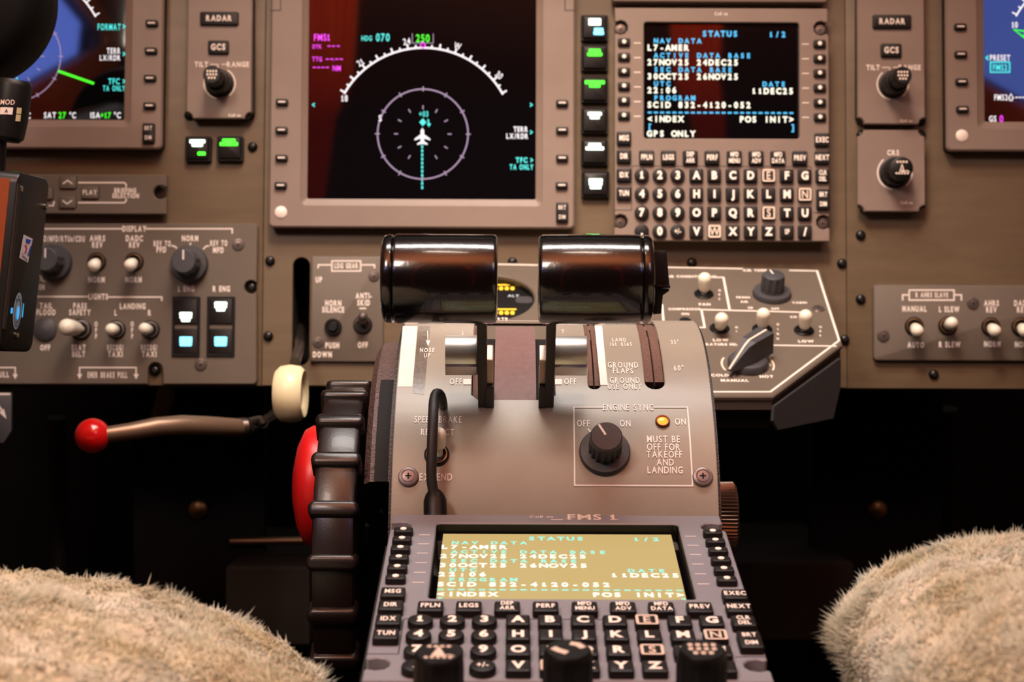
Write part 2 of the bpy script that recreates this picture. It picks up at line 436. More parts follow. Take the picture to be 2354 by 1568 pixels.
def knob(par, at, r0, r1, h0, h1, m=M_knob, ang=90, line=True, flutes=10, name='rotary_knob', label=None, cap=None):
    """skirt disc r0 up to h0, fluted body r1 up to h1"""
    b = MB().lathe([(r0, 0), (r0, h0*.6), (r0*.95, h0), (r1*1.08, h0*1.05), (r1*1.05, h0*1.3)], 36)
    t = part(name, b, [m], par, at=at, label=label)
    b = MB().lathe([(r1*1.08, h0), (r1*1.05, h1*.88), (r1, h1*.9), (r1*.97, h1*.985), (r1*.92, h1), (0, h1)], 60, flutes, .1, (0, 1))
    part('knob_body', b, [m], t, at=at)
    if line:
        a = math.radians(ang); w = r1*.055
        b = MB().stroke([(r1*.12*math.cos(a), r1*.12*math.sin(a)), (r1*.9*math.cos(a), r1*.9*math.sin(a))], w*2.2, h1 + .0001)
        part('pointer_line', b, [M_leg], t, at=at)
    if cap:
        part('cap_legend', cap, [M_pale], t, at=(at[0], at[1], at[2]))
    return t

# ================================================================== the cabin shell
b = MB().box(-1, 1, -2.2, 2.2, -.05, 0); struct('floor', b, mat('dark_carpet', (34, 29, 26), .9, nz=.3, nscale=40))
b = MB().box(-1, 1, -2.2, 1.15, 1.70, 1.74); struct('ceiling', b, mat('tan_headliner', (178, 102, 60), .8, nz=.1, nscale=8))
M_wall = mat('tan_sidewall', (92, 66, 50), .7, nz=.1, nscale=8)
for sx, nm, wn in ((-1, 'wall_left', 'window_1'), (1, 'wall_right', 'window_2')):
    # wall with an unseen side window, outline in (y, z) shaped for the display reflections
    tri_ = lambda k_: inset([(-.24, 1.27), (-.24, 1.655), (-1.02, 1.655), (-1.02, 1.63)], -k_); hole = tri_(0)
    b = MB().plate([(-2.2, 0), (2.2, 0), (2.2, 1.72), (-2.2, 1.72)], [hole], 0, .03, bev=.002)
    b.mapv(lambda x, y, z, s=sx: (s*(.82 + z) if s > 0 else -(.82 + z), x, y)); struct(nm, b, M_wall)
    b = MB().plate([(-.20, 1.17), (-.20, 1.69), (-1.10, 1.69), (-1.10, 1.58)], [tri_(-.008)], 0, .012, bev=.001)
    b.mapv(lambda x, y, z, s=sx: (s*(.82 - z), x, y)); struct(wn, b, mat('window_trim', (240, 130, 50), .5))  # orange trim band added for the stripe that the displays reflect
b = MB().box(-1, 1, -1.75, -1.7, 0, 1.72); struct('wall_rear', b, mat('rear_bulkhead', (60, 40, 30), .7))
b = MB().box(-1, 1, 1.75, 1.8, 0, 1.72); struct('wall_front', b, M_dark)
b = MB()
b.ring(rrect(0, 0, 1.7, .50, .02, 4), rrect(0, 0, 1.4, .30, .08, 4), 0, .02); b.xf(Matrix.Translation((0, 1.46, 1.46)) @ Matrix.Rotation(math.radians(70), 4, 'X'))
struct('window_3', b, mat('windshield_frame', (40, 36, 33), .6))
# orange hangings added out of view to give the display glass its orange reflection
for sx in (-1, 1):
    b = MB(); n = 40
    rows = []
    for i in range(n+1):
        rows.append((i/n, .010*math.sin(i*1.1)))
    zs = (.25, 1.22, 1.38, 1.45, 1.695); xi = (.33, .33, .31, .28, .27); xo = (.37, .37, .37, .36, .38)
    vs = []; fs = []
    for dy in (0, -.004):
        for k in range(5):
            for q, y in rows: vs.append((sx*(xi[k] + (xo[k]-xi[k])*q), -.62 + y + dy, zs[k]))
    for d in (0, 5):
        for k in range(4): fs += [((d+k)*(n+1)+i, (d+k)*(n+1)+i+1, (d+k+1)*(n+1)+i+1, (d+k+1)*(n+1)+i) for i in range(n)]
    b.add(vs, fs)
    t = solo('added_curtain', b, [mat('added_orange_curtain', (240, 96, 24), .8)], 'added unseen orange hanging for the display reflections, %s side behind the camera' % ('left' if sx < 0 else 'right'), 'added_curtain', group='added orange hangings behind the camera')

# ================================================================== instrument panel
P = PAN
def pxs(fr, pts, h=0): return [fr.px(u, v, h) for u, v in pts]
def rpx(fr, u0, v0, u1, v1, h=0, r=3, seg=4):           # rounded rectangle given by picture edges
    a, b_ = fr.px(u0, v1, h), fr.px(u1, v0, h)
    return rrect((a[0]+b_[0])/2, (a[1]+b_[1])/2, b_[0]-a[0], b_[1]-a[1], r*fr.sc(u0, v0, h), seg)
ip = thing('instrument_panel', 'wide brown painted metal instrument panel carrying the displays and switch panels', 'instrument panel', P)
a = P.px(-500, 887); seamL = P.px(604, 700)[0]; seamR = P.px(1946, 700)[0]; yb = P.px(1177, 889)[1]; yt = P.px(1177, -420)[1]
xl, xr_ = -.46, .46
b = MB().box(xl, seamL - .0003, yb, yt, -.004, 0, .0004); part('side_panel', b, [M_panel], ip)
b = MB().box(seamR + .0003, xr_, yb, yt, -.004, 0, .0004); part('side_panel', b, [M_panel], ip)
slot = rpx(P, 671, 592, 713, 840, 0, 20, 8)
b = MB().plate([(seamL, yb), (seamR, yb), (seamR, yt), (seamL, yt)], [slot], -.004, 0); part('center_panel', b, [M_panel], ip)
b = MB().prism(inset(slot, -.004), -.06, -.0045); 
b = MB().ring(inset(slot, -.006), inset(slot, -.001), -.05, -.0041, 0, 0); b.poly(inset(slot, -.006), -.05)
part('slot_well', b, [M_void], ip)
b = MB().box(xl, xr_, yb - .001, yb + .003, -.03, -.0045); part('lower_flange', b, [M_edge], ip)
b = MB().box(xl, xr_, yb + .004, yt, -.012, -.0045) if 0 else MB().box(xl, xr_, yt-.01, yt, -.03, -.0045); part('upper_flange', b, [M_edge], ip)
screws(ip, P, [(621, 600), (617, 773), (1935, 606), (1978, 688), (1978, 541), (2146, 861), (1941, 781), (581, 338), (1178, 603), (1590, 604)], 0, .0034)
b = MB().box(xl, xr_, yt + .0012, yt + .02, -.2, .16, .004)
gs = thing('glareshield', 'black glareshield hood over the top of the instrument panel', 'glareshield', P, (0, yt, 0)); part('hood', b, [M_blk], gs)

def lsk(fr, h, w=28, hh=15, px_scale=None):
    s = fr.sc(1177, 300, h)
    b = MB().prism(rrect(0, 0, w*s, hh*s, 4*s, 3), 0, .0032, .0007)
    return b.build('bezel_key', [M_key])
def display(name, label, u0, v0, u1, v1, s_u0, s_v0, s_u1, s_v1, keysL, keysR, rocker, sensor, frm=PAN, h=.012):
    fr = frm
    o = rpx(fr, u0, v0, u1, v1, h, 12, 5); i = rpx(fr, s_u0, s_v0, s_u1, s_v1, h-.003, 4, 5)
    c = fr.px((u0+u1)/2, (v0+v1)/2, h)
    t = thing(name, label, 'cockpit display', fr, (*c, .0002))
    b = MB().ring(o, rpx(fr, s_u0-14, s_v0-13, s_u1+14, s_v1+14, h, 12, 5), h-.0025, h, .0012, .0006)
    n = len(o); mid = rpx(fr, s_u0-14, s_v0-13, s_u1+14, s_v1+14, h, 12, 5)
    vs = [(x, y, h-.0007) for x, y in mid] + [(x, y, h-.003) for x, y in i] + [(x, y, h-.006) for x, y in i]
    b.add(vs, [(k*n+a, k*n+(a+1) % n, k*n+n+(a+1) % n, k*n+n+a) for k in range(2) for a in range(n)])
    part('bezel', b, [M_bezel], t)
    b = MB().prism(inset(o, .0006), .0003, h-.002, 0); part('case', b, [M_edge], t) if 0 else None
    b = MB().ring(inset(o, .0004), inset(i, -.003), .0003, h-.0024, .0001, .0001); part('case', b, [M_edge], t)
    b = MB().prism(inset(i, -.001), h-.0075, h-.0045); scr = part('screen', b, [M_glass], t)
    km = lsk(fr, h)
    for (u, v) in keysL + keysR:
        k = part('line_key', km, None, t, at=fr.p3(u, v, h-.0002))
        s = fr.sc(u, v, h); part('key_mark', MB().prism(rrect(0, 0, 17*s, 3.4*s, 1.4*s, 2), .003, .0034), [M_leg], k, at=fr.p3(u, v, h-.0002))
    if rocker:
        u, v = rocker; s = fr.sc(u, v, h); p = fr.p3(u, v, h-.0002)
        k = part('rocker_key', MB().prism(rrect(0, 0, 28*s, 46*s, 4*s, 3), 0, .003, .0008), [M_key], t, at=p)
        part('key_legend', MB().text('BRT', 0, 11*s, 9*s, .62, z=.0031).text('DIM', 0, -11*s, 9*s, .62, z=.0031), [M_leg], k, at=p)
    if sensor:
        u, v = sensor; s = fr.sc(u, v, h)
        part('light_sensor', MB().lathe([(14*s, 0), (14*s, .0006), (11*s, .0012), (0, .0014)], 24), [mat('sensor_lens', (244, 226, 214), .35)], t, at=fr.p3(u, v, h-.0002), label='round white light sensor')
    return t, scr, h-.0045 + .0001

# ---- centre multifunction display
mfd, scr, hz = display('multifunction_display', 'large grey-bezelled display with white compass arc and ring, centre of the panel', 617, -350, 1323, 523, 706, -290, 1234, 457,
    [(649, 236), (648, 300), (648, 364), (646, 427)], [(1292, 238), (1292, 300), (1292, 364), (1291, 427)], (1292, 489), (646, 488))
def S(u, v): return P.px(u, v, hz)
k = P.sc(970, 300, hz)
b = MB(); z = hz
CY, WH, MG, GR, MV = 0, 1, 2, 3, 4
b.text('FMS1', *S(740, 86), 15*k, .72, mi=MG, z=z); b.text('DTK', *S(729, 107), 9*k, .7, mi=MG, z=z, b=1)
for x in (753, 763, 774, 783)[:3]: b.stroke([S(x, 106), S(x+7, 106)], 2.4*k, z, mi=MG)
b.text('TTG', *S(729, 136), 10*k, .7, mi=MG, z=z)
for x in (749, 759, 771, 781): b.stroke([S(x, 136), S(x+7, 136)], 2.4*k, z, mi=MG)
b.text(':', *S(768, 137), 8*k, .7, mi=MG, z=z)
for x in (719, 729, 739, 749): b.stroke([S(x, 155), S(x+7, 155)], 2.4*k, z, mi=MG)
b.text('NM', *S(774, 157), 12*k, .7, mi=MG, z=z)
b.text('HDG', *S(843, 88), 11*k, .66, mi=CY, z=z); b.text('070', *S(880, 86), 17*k, .72, mi=CY, z=z)
b.text('250', *S(972, 88), 17*k, .76, mi=GR, z=z)
b.stroke([S(948, 77), S(948, 99), S(996, 99), S(996, 77)], 1.6*k, z, mi=MV)
b.stroke([S(972, 97), S(978, 104), S(972, 111), S(966, 104)], 2.4*k, z+.0001, closed=True, mi=MG)
cx, cy = S(973, 317); R = 209*k
b.stroke(arcpts(cx, cy, R, 90+61, 90-61, 60), 4.4*k, z, mi=WH)
for d in range(-60, 61, 5):
    if d == 0: continue
    a = math.radians(90 - d); ln = 12 if d % 10 == 0 else 7
    b.stroke([(cx + R*math.cos(a), cy + R*math.sin(a)), (cx + (R+ln*k)*math.cos(a), cy + (R+ln*k)*math.sin(a))], 4*k, z, mi=WH)
for s_, d in (('24', -10), ('21', -40), ('W', 20), ('30', 50)):
    a = math.radians(90-d); b.text(s_, cx + 227*k*math.cos(a), cy + 227*k*math.sin(a), 14*k, .72, rot=-math.radians(d)*.8, mi=WH, z=z)
b.text('18', *S(792, 226), 14*k, .72, mi=WH, z=z)
cx, cy = S(972, 308); R = 104*k
b.stroke(circ(cx, cy, R, 72), 3.2*k, z, closed=True, mi=MV)
for d in range(0, 360, 30):
    a = math.radians(d)
    b.stroke([(cx + (R-5*k)*math.cos(a), cy + (R-5*k)*math.sin(a)), (cx + (R+6*k)*math.cos(a), cy + (R+6*k)*math.sin(a))], 2.6*k, z, mi=MV)
    if d != 270: b.stroke([(cx + 57*k*math.cos(a), cy + 57*k*math.sin(a)), (cx + 66*k*math.cos(a), cy + 66*k*math.sin(a))], 2.6*k, z, mi=MV)
b.text('S', *S(874, 272), 14*k, .8, mi=WH, z=z+.0001)
b.text('+03', *S(974, 262), 12*k, .7, mi=CY, z=z)
b.poly([S(972, 272), S(980, 281), S(972, 290), S(964, 281)], z, CY)
b.stroke([S(984, 274), S(986, 288)], 3*k, z, mi=CY); b.poly([S(981, 284), S(991, 284), S(986, 292)], z, CY)
b.poly([S(971, 294), S(975, 300), S(975, 309), S(989, 319), S(989, 323), S(975, 318), S(975, 325), S(983, 330), S(983, 333), S(971, 331), S(959, 333), S(959, 330), S(967, 325), S(967, 318), S(953, 323), S(953, 319), S(967, 309), S(967, 300)][::-1], z+.0001, WH)
for i in range(11): b.stroke([S(970.5, 334 + i*9.4), S(970.5, 340.5 + i*9.4)], 4.2*k, z, mi=CY)
def chev(b, u, v, d, s=4, mi=CY, S=None, k=None, z=0): b.stroke([S(u - d*s*.6, v - s), S(u + d*s*.6, v), S(u - d*s*.6, v + s)], 2.6*k, z, mi=mi)
for u, v, d in ((721, 241, -1), (1221, 241, 1), (1221, 304, 1), (1222, 368, 1)): chev(b, u, v, d, S=S, k=k, z=z)
b.text('TERR', *S(1197, 297), 11*k, 1000+33*k, mi=WH, z=z, b=2); b.text('LX/RDR', *S(1189, 313), 11*k, 1000+50*k, mi=WH, z=z, b=2)
b.text('TFC', *S(1199, 368), 11*k, 1000+27*k, mi=CY, z=z, b=2); b.text('TA ONLY', *S(1199, 384), 11*k, 1000+56*k, mi=CY, z=z, b=2)
part('symbology', b, [E_cy, E_wh, E_mg, E_gr, E_mv], scr, smooth=0)
b = MB()
for s_ in (1, -1):
    u0, u1 = (645, 622) if s_ > 0 else (1299, 1322)
    b.stroke([P.px(u1, 24, .012), P.px(u0, 24, .012), P.px(u0, -12, .012)], 2.2*k, .0121)
part('corner_seam', b, [M_edge], mfd)

# ---- left primary display
pfd, scr, hz = display('primary_flight_display', 'grey-bezelled display with temperature readouts at the left edge, behind the black clip', -322, -350, 382, 340, -236, -290, 294, 274,
    [], [(350, 55), (348, 118), (346, 181), (345, 244)], (343, 307), None)
b = MB(); z = hz; T = lambda s_, u, v, c, mi, sx=.7, al='c', bb=1: b.text(s_, *S(u, v), c*k, (1000 + sx*k) if sx > 3 else sx, al, mi=mi, z=z, b=bb)
T('FORMAT', 251, 62, 14, CY, 53); T('TERR', 261, 117, 13, WH, 31); T('LX/RDR', 253, 133, 12, WH, 47); T('TFC', 262, 187, 13, CY, 26); T('TA ONLY', 262, 203, 12, CY, 52)
for v in (61, 124, 187): chev(b, 285, v, 1, S=S, k=k, z=z)
T('C', 66, 266, 13, WH); T('SAT', 115, 265, 13, WH); T('27', 143, 265, 14, GR, .75); T('°C', 167, 265, 13, WH); T('ISA', 219, 265, 13, WH, 22); T('+17', 243, 265, 13, GR, 24); T('°C', 270, 265, 13, WH, 16)
b.stroke([S(133, 163), S(216, 192)], 6*k, z, mi=GR)
cx, cy = S(36, 129); R = 104*k; b.stroke(circ(cx, cy, R, 72), 2*k, z, closed=True, mi=MV)
for d in range(0, 360, 30):
    a = math.radians(d)
    b.stroke([(cx + (R-5*k)*math.cos(a), cy + (R-5*k)*math.sin(a)), (cx + (R+5*k)*math.cos(a), cy + (R+5*k)*math.sin(a))], 2*k, z, mi=MV)
    b.stroke([(cx + 57*k*math.cos(a), cy + 57*k*math.sin(a)), (cx + 66*k*math.cos(a), cy + 66*k*math.sin(a))], 2*k, z, mi=MV)
cx, cy = S(36, 138); b.stroke(arcpts(cx, cy, 209*k, 90, 90-61, 40), 3.6*k, z, mi=WH)
for d in range(0, 61, 5):
    a = math.radians(90-d); q = 12 if d % 10 == 0 else 7
    b.stroke([(cx + 209*k*math.cos(a), cy + 209*k*math.sin(a)), (cx + (209+q)*k*math.cos(a), cy + (209+q)*k*math.sin(a))], 3*k, z, mi=WH)
for i in range(6): b.stroke([S(39, 160+i*9), S(39, 166+i*9)], 3*k, z, mi=CY)
part('symbology', b, [E_cy, E_wh, E_mg, E_gr, E_mv], scr, smooth=0)

# ---- right primary display
pfd2, scr, hz = display('primary_flight_display', 'grey-bezelled display with boxed blue-green text at the right edge of the panel', 2176, -350, 2880, 347, 2263, -290, 2793, 280,
    [(2206, 63), (2207, 126), (2209, 189), (2211, 252)], [], None, (2211, 312))
b = MB(); z = hz
T('10', 2333, 57, 13, WH); T('PRESET', 2299, 133, 13, WH, .64); T('FMS2', 2299, 155, 13, CY, .7)
b.stroke([S(2277, 143), S(2321, 143), S(2321, 166), S(2277, 166)], 2.6*k, z, closed=True, mi=CY)
b.stroke([S(2272, 128), S(2267, 133), S(2272, 138)], 3*k, z, mi=CY)
T('FMS2', 2301, 224, 13, WH, .64); b.stroke([S(2318, 226), S(2324, 216), S(2330, 226), S(2327, 226), S(2327, 231), S(2321, 231), S(2321, 226)], 1.8*k, z, closed=True, mi=WH)
for x in (2334, 2342, 2350): b.stroke([S(x, 224), S(x+6, 224)], 2.4*k, z, mi=WH)
T('GS', 2282, 273, 13, WH, .7); T('0', 2302, 273, 15, MG, .8)
b.stroke([S(2331, 68), S(2358, 72), S(2354, 86)], 3.6*k, z, closed=True, mi=GR)
cx, cy = S(2519, 138); b.stroke(arcpts(cx, cy, 209*k, 90+61, 90, 40), 3.6*k, z, mi=WH)
for d in range(-60, 1, 5):
    a = math.radians(90-d); q = 12 if d % 10 == 0 else 7
    b.stroke([(cx + 209*k*math.cos(a), cy + 209*k*math.sin(a)), (cx + (209+q)*k*math.cos(a), cy + (209+q)*k*math.sin(a))], 3*k, z, mi=WH)
part('symbology', b, [E_cy, E_wh, E_mg, E_gr, E_mv], scr, smooth=0)

# ================================================================== control display units
CS = 1/3427.
def cdu(name, label, fr, at, bezm, lower):
    """local design coordinates are taken from the upper unit seen square on"""
    A = Vector(at)
    t = thing(name, label, 'control display unit', fr, at)
    X = lambda u, v: ((u - 1659)*CS, (285 - v)*CS)
    def P3(u, v, z=0): x, y = X(u, v); return (A.x + x, A.y + y, A.z + z)
    out = [X(1413, 555), X(1905, 555), X(1905, 487), X(1905, 90), X(1903, 16), X(1413, 16), X(1413, 90), X(1413, 487)]
    nt = lambda u, v, r, a0, a1: [((u-1659)*CS + r*CS*math.cos(math.radians(a)), (285-v)*CS + r*CS*math.sin(math.radians(a))) for a in np.linspace(a0, a1, 8)]
    out = [X(1413, 555), X(1905, 555)] + nt(1895, 511, 17, -55, -235 + 0)[::1]
    # outline with four screw notches cut into the sides
    out = [X(1413, 555), X(1906, 555), X(1906, 527)] + nt(1892, 511, 17, -50, -310) + [X(1906, 495), X(1906, 78)] + nt(1888, 62, 17, -50, -310) + [X(1904, 46), X(1904, 16), X(1413, 16), X(1413, 46)] + nt(1427, 62, 17, 130, -130) + [X(1413, 78), X(1413, 495)] + nt(1427, 511, 17, 130, -130) + [X(1413, 527)]
    op = rrect(*X(1659, 184), 358*CS, 270*CS, 7*CS, 4)
    b = MB().plate(out, [op], -.0045, 0, .0005)
    b.v = [(x+A.x, y+A.y, z+A.z) for x, y, z in b.v]; bz = part('bezel', b, [bezm], t)
    b = MB().plate([X(1418, 551), X(1901, 551), X(1901, 20), X(1418, 20)], [rrect(*X(1659, 184), 370*CS, 282*CS, 7*CS, 4)], -.0147, -.0046, 0)
    b.v = [(x+A.x, y+A.y, z+A.z) for x, y, z in b.v]; part('case', b, [M_edge], t)
    for u, v in ((1427, 62), (1888, 62), (1427, 511), (1892, 511)):
        part('screw', screw_mesh(.0036, 'cup'), None, t, at=P3(u, v, -.0046))
    # display
    d = .0045 if lower else .0035
    b = MB().ring(rrect(*X(1659, 184), 366*CS, 278*CS, 7*CS, 4), rrect(*X(1659, 184), 357*CS, 269*CS, 6*CS, 4), -d, -.0008, 0, 0)
    b.v = [(x+A.x, y+A.y, z+A.z) for x, y, z in b.v]; part('screen_surround', b, [M_blk], t)
    b = MB().prism(rrect(*X(1659, 184), 366*CS, 278*CS, 0), -d-.002, -d); b.v = [(x+A.x, y+A.y, z+A.z) for x, y, z in b.v]
    sc_ = part('screen', b, [M_glass], t)
    if lower:
        b = MB().poly(rrect(*X(1659, 186), 338*CS, 262*CS, 0), A.z-d+.00008); b.v = [(x+A.x, y+A.y, z) for x, y, z in b.v]
        part('backlight', b, [E_tan], sc_)
    b = MB(); z = A.z - d + .0002; pt = 14.25*CS
    def tx(s_, u, v, cap, mi, al='l'):
        x, y = X(u, v); n = len(s_)
        b.text(s_, A.x + x + (n*pt/2 if al == 'l' else -n*pt/2), A.y + y, cap*CS, .92, 'c', b=2, mono=pt, z=z, mi=mi)
    tx('STATUS', 1614, 73, 12.5, 0); tx('1/2', 1768, 74, 12, 0)
    tx('NAV DATA', 1502, 90, 10.5, 0); tx('L7-AMER', 1487, 106, 13, 1); tx('ACTIVE DATA BASE', 1502, 124, 10.5, 0)
    tx('27NOV25 24DEC25', 1487, 140, 13, 1); tx('SEC DATA BASE', 1502, 157, 10.5, 0); tx('30OCT25 26NOV25', 1487, 173, 13, 1)
    tx('UTC', 1502, 190, 10.5, 0); tx('DATE', 1753, 190, 10.5, 0); tx('22:06', 1487, 205, 13, 1); tx('11DEC25', 1728, 206, 13, 1)
    tx('PROGRAM', 1502, 223, 10.5, 0); tx('SCID 832-4120-052', 1487, 239, 13, 1)
    for i in range(24): b.stroke([(A.x + X(1490 + i*14.2, 0)[0], A.y + X(0, 257)[1]), (A.x + X(1499 + i*14.2, 0)[0], A.y + X(0, 257)[1])], 4*CS, z, mi=0)
    tx('<INDEX', 1488, 272, 13, 1); tx('POS INIT>', 1700, 272, 13, 1); tx('[', 1488, 290, 13, 0); tx(']', 1817, 290, 13, 0); tx('GPS ONLY', 1487, 306, 13, 1)
    part('readout', b, [E_bl if not lower else E('pale_cyan_symbols', (150, 236, 214), 1.0), E_cr], sc_, smooth=0)
    # keys
    kz = -.0003
    km = MB().prism(rrect(0, 0, 28*CS, 18*CS, 4*CS, 3), 0, .0030, .0008).build('line_key', [M_key])
    dm = MB().lathe([(4.6*CS, .0028), (4.6*CS, .0033), (3*CS, .0035), (0, .0036)], 14).build('key_dot', [M_leg2])
    for j in range(6):
        for u, v in ((1434, 97 + 34*j), (1884, 99 + 34*j)):
            kk = part('line_key', km, None, t, at=P3(u, v, kz)); part('key_dot', dm, None, kk, at=P3(u, v, kz))
    b = MB()
    for j in range(6):
        for u, v in ((1465, 98 + 34*j), (1852, 99 + 34*j)): b.stroke([(A.x + X(u-8, v)[0], A.y + X(u, v)[1]), (A.x + X(u+8, v)[0], A.y + X(u, v)[1])], 2.2*CS, A.z + .00012)
    x, y = X(1460, 384); 
    part('line_marks', b, [M_leg], bz, smooth=0)
    b = MB(); q = lambda u, v: (A.x + X(u, v)[0], A.y + X(u, v)[1])
    b.stroke([q(1413, 485), q(1452, 485), q(1452, 386), q(1455, 383), q(1862, 383), q(1866, 387)], 1.6*CS, A.z + .0001)
    b.stroke([q(1868, 489), q(1905, 489)], 1.6*CS, A.z + .0001)
    part('seam_line', b, [M_edge], bz, smooth=0)
    KM = {}
    def key(u, v, w_, h_, shape, lines, pale=False, capk=12):
        kk = (w_, h_, shape, pale)
        if kk not in KM:
            b = MB()
            ol = circ(0, 0, w_/2*CS, 24) if shape == 'r' else rrect(0, 0, w_*CS, h_*CS, 3.5*CS, 3)
            zt = .0034
            b.prism(ol, 0, zt, .0009)
            KM[kk] = b.build('key', [M_key])
        o = part('key', KM[kk], None, t, at=P3(u, v, kz), label='key with pale square legend' if pale else None)
        b = MB(); zt = .0034 + .00012
        if pale:
            b.stroke(rrect(0, 0, 25*CS, 25*CS, 2*CS, 2), 3.6*CS, zt, closed=True)
            b.text(lines[0], 0, 0, 17*CS, .85, b=1, z=zt)
        elif len(lines) == 1: b.text(lines[0], 0, 0, capk*CS, .9 if len(lines[0]) == 1 else .62, b=2 if len(lines[0]) == 1 else 3, z=zt, gap=.1)
        else:
            dy = 7.2 if h_ < 40 else 11
            b.text(lines[0], 0, dy*CS, 10*CS, .62, b=3, z=zt, gap=.08); b.text(lines[1], 0, -dy*CS, 10*CS, .62, b=3, z=zt, gap=.08)
        part('key_legend', b, [M_pale if pale else M_leg2], o, at=P3(u, v, kz), smooth=0)
    for s_, v in (('MSG', 320), ('DIR', 362), ('IDX', 405), ('TUN', 447)): key(1434, v, 33, 31, 's', [s_], capk=11.5)
    for s_, v in (('EXEC', 322), ('NEXT', 363)): key(1888, v, 33, 31, 's', [s_], capk=11.5)
    key(1889, 405, 31, 31, 's', ['CLR', 'DEL']); key(1890, 459, 30, 48, 's', ['BRT', 'DIM'])
    for s_, u in zip((['FPLN'], ['LEGS'], ['DEP', 'ARR'], ['PERF'], ['MFD', 'MENU'], ['MFD', 'ADV'], ['MFD', 'DATA'], ['PREV']), (1486, 1536, 1586, 1636, 1687, 1737, 1787, 1837)): key(u, 364, 34, 32, 's', s_, capk=11.5)
    rows = ('123ABCDEFG', '456HIJKLMN', '789OPQRSTU', ['.', '0', '+/-', 'V', 'W', 'X', 'Y', 'Z', 'SP', '/'])
    cols = (1475, 1516, 1557, 1600, 1641, 1683, 1724, 1765, 1807, 1848)
    for r_, v in zip(rows, (405, 448, 491, 534)):
        for i, (ch, u) in enumerate(zip(r_, cols)):
            key(u, v, 33 if i < 3 else 31, 31, 'r' if i < 3 else 's', [ch], pale=ch in ('E', 'N', 'S', 'W'), capk=17 if len(ch) == 1 else 11)
    b = MB()
    if lower:
        b.text('Collins', *q(1636, 24), 8*CS, .95, b=1, z=A.z + .0001); b.text('FMS 1', *q(1712, 25), 21*CS, .95, b=1, z=A.z + .0001)
        b.stroke([q(1672, 33), q(1684, 33)], 1.5*CS, A.z + .0001); b.stroke([q(1740, 33), q(1752, 33)], 1.5*CS, A.z + .0001)
        b.poly([q(1650, 34), q(1668, 34), q(1668, 37), q(1650, 37)], A.z + .0001)
    else: b.text('Collins', *q(1658, 29), 7*CS, .9, b=1, z=A.z + .0001)
    part('maker_mark', b, [M_leg], bz, smooth=0)
    return t
c = P.px(1659, 285, .015)
cdu('control_display_unit', 'upright keypad unit with a dark STATUS screen, mounted right of centre on the panel', P, (c[0], c[1], .015), M_bezel, False)
cdu('control_display_unit', 'sloping keypad unit with a glowing tan STATUS screen, lying on the pedestal', CDL, (0, 0, 0), M_cdu2, True)
# unit above the upper one
b = MB().prism(rpx(P, 1408, -300, 1900, 3, .013, 6), .0002, .013, .001)
t = thing('standby_display', 'grey display bezel whose lower edge shows above the upright keypad unit', 'cockpit display', P, (*P.px(1654, -150, .013), .0002)); part('bezel', b, [M_bezel], t)
b = MB().prism(rpx(P, 1450, -270, 1860, -40, .013, 6), .012, .0135); part('screen', b, [M_glass], t)

# ================================================================== small upright panels
def notched(fr, u0, v0, u1, v1, h, corners, r=15):
    """rectangle with round bites at listed corners ('bl','br','tl','tr')"""
    s = fr.sc(u0, v0, h); a = fr.px(u0, v1, h); c = fr.px(u1, v0, h); rr = r*s; o = []
    for key_, (x, y), (a0, a1) in (('bl', a, (90, 0)), ('br', (c[0], a[1]), (180, 90)), ('tr', c, (270, 180)), ('tl', (a[0], c[1]), (0, -90))):
        if key_ in corners: 
            o += [(x + rr*math.cos(math.radians(t)), y + rr*math.sin(math.radians(t))) for t in np.linspace(a0, a1, 8)]
        else: o.append((x, y))
    return o
def legend(par, fr, h, items, m=M_leg, name='legend', k=None):
    b = MB(); z = h + .00012
    for it in items:
        if isinstance(it[0], str):
            s_, u, v, cap = it[:4]; sx = it[4] if len(it) > 4 else .62; s = fr.sc(u, v, h)
            b.text(s_, *fr.px(u, v, h), cap*s, (1000 + sx*s) if sx > 3 else sx, z=z, b=2 if len(it) < 6 else it[5])
        else:
            pts, wd = it[0], it[1]; s = fr.sc(*pts[0], h); b.stroke([fr.px(*p, h) for p in pts], wd*s, z)
    return part(name, b, [m], par, smooth=0)
def vtext(s_, u, v0, dv, cap, sx=.62): return [(c_, u, v0 + i*dv, cap, sx) for i, c_ in enumerate(s_)]
def button(par, fr, u, v, w_, h_, h, text_, capk=11):
    s = fr.sc(u, v, h); p = fr.p3(u, v, h-.0002)
    kk = part('push_button', MB().prism(rrect(0, 0, w_*s, h_*s, 3.5*s, 3), 0, .0028, .0007), [M_key], par, at=p)
    part('key_legend', MB().text(text_, 0, 0, capk*s, .8, z=.0029, b=2), [M_leg], kk, at=p, smooth=0)
def capmarks(r, z, style):
    b = MB()
    if style == 'push':
        for j, n in enumerate((4, 4, 3)):
            for i in range(n): b.poly(rrect((i-(n-1)/2)*r*.36, (1-j)*r*.42, r*.22, r*.26, r*.05, 2), z)
    elif style == 'needle':
        b.stroke([(-r*.18, -r*.3), (0, r*.35), (r*.18, -r*.3)], r*.12, z, closed=True)
        for i in range(4): b.poly(rrect((i-1.5)*r*.3, r*.62, r*.2, r*.2, r*.05, 2), z)
        for i in range(5): b.poly(rrect((i-2)*r*.28, -r*.52, r*.18, r*.2, r*.05, 2), z)
        b.stroke([(r*.1, -r*.4), (r*.5, -r*.25), (r*.75, -r*.4)], r*.08, z)
    return b
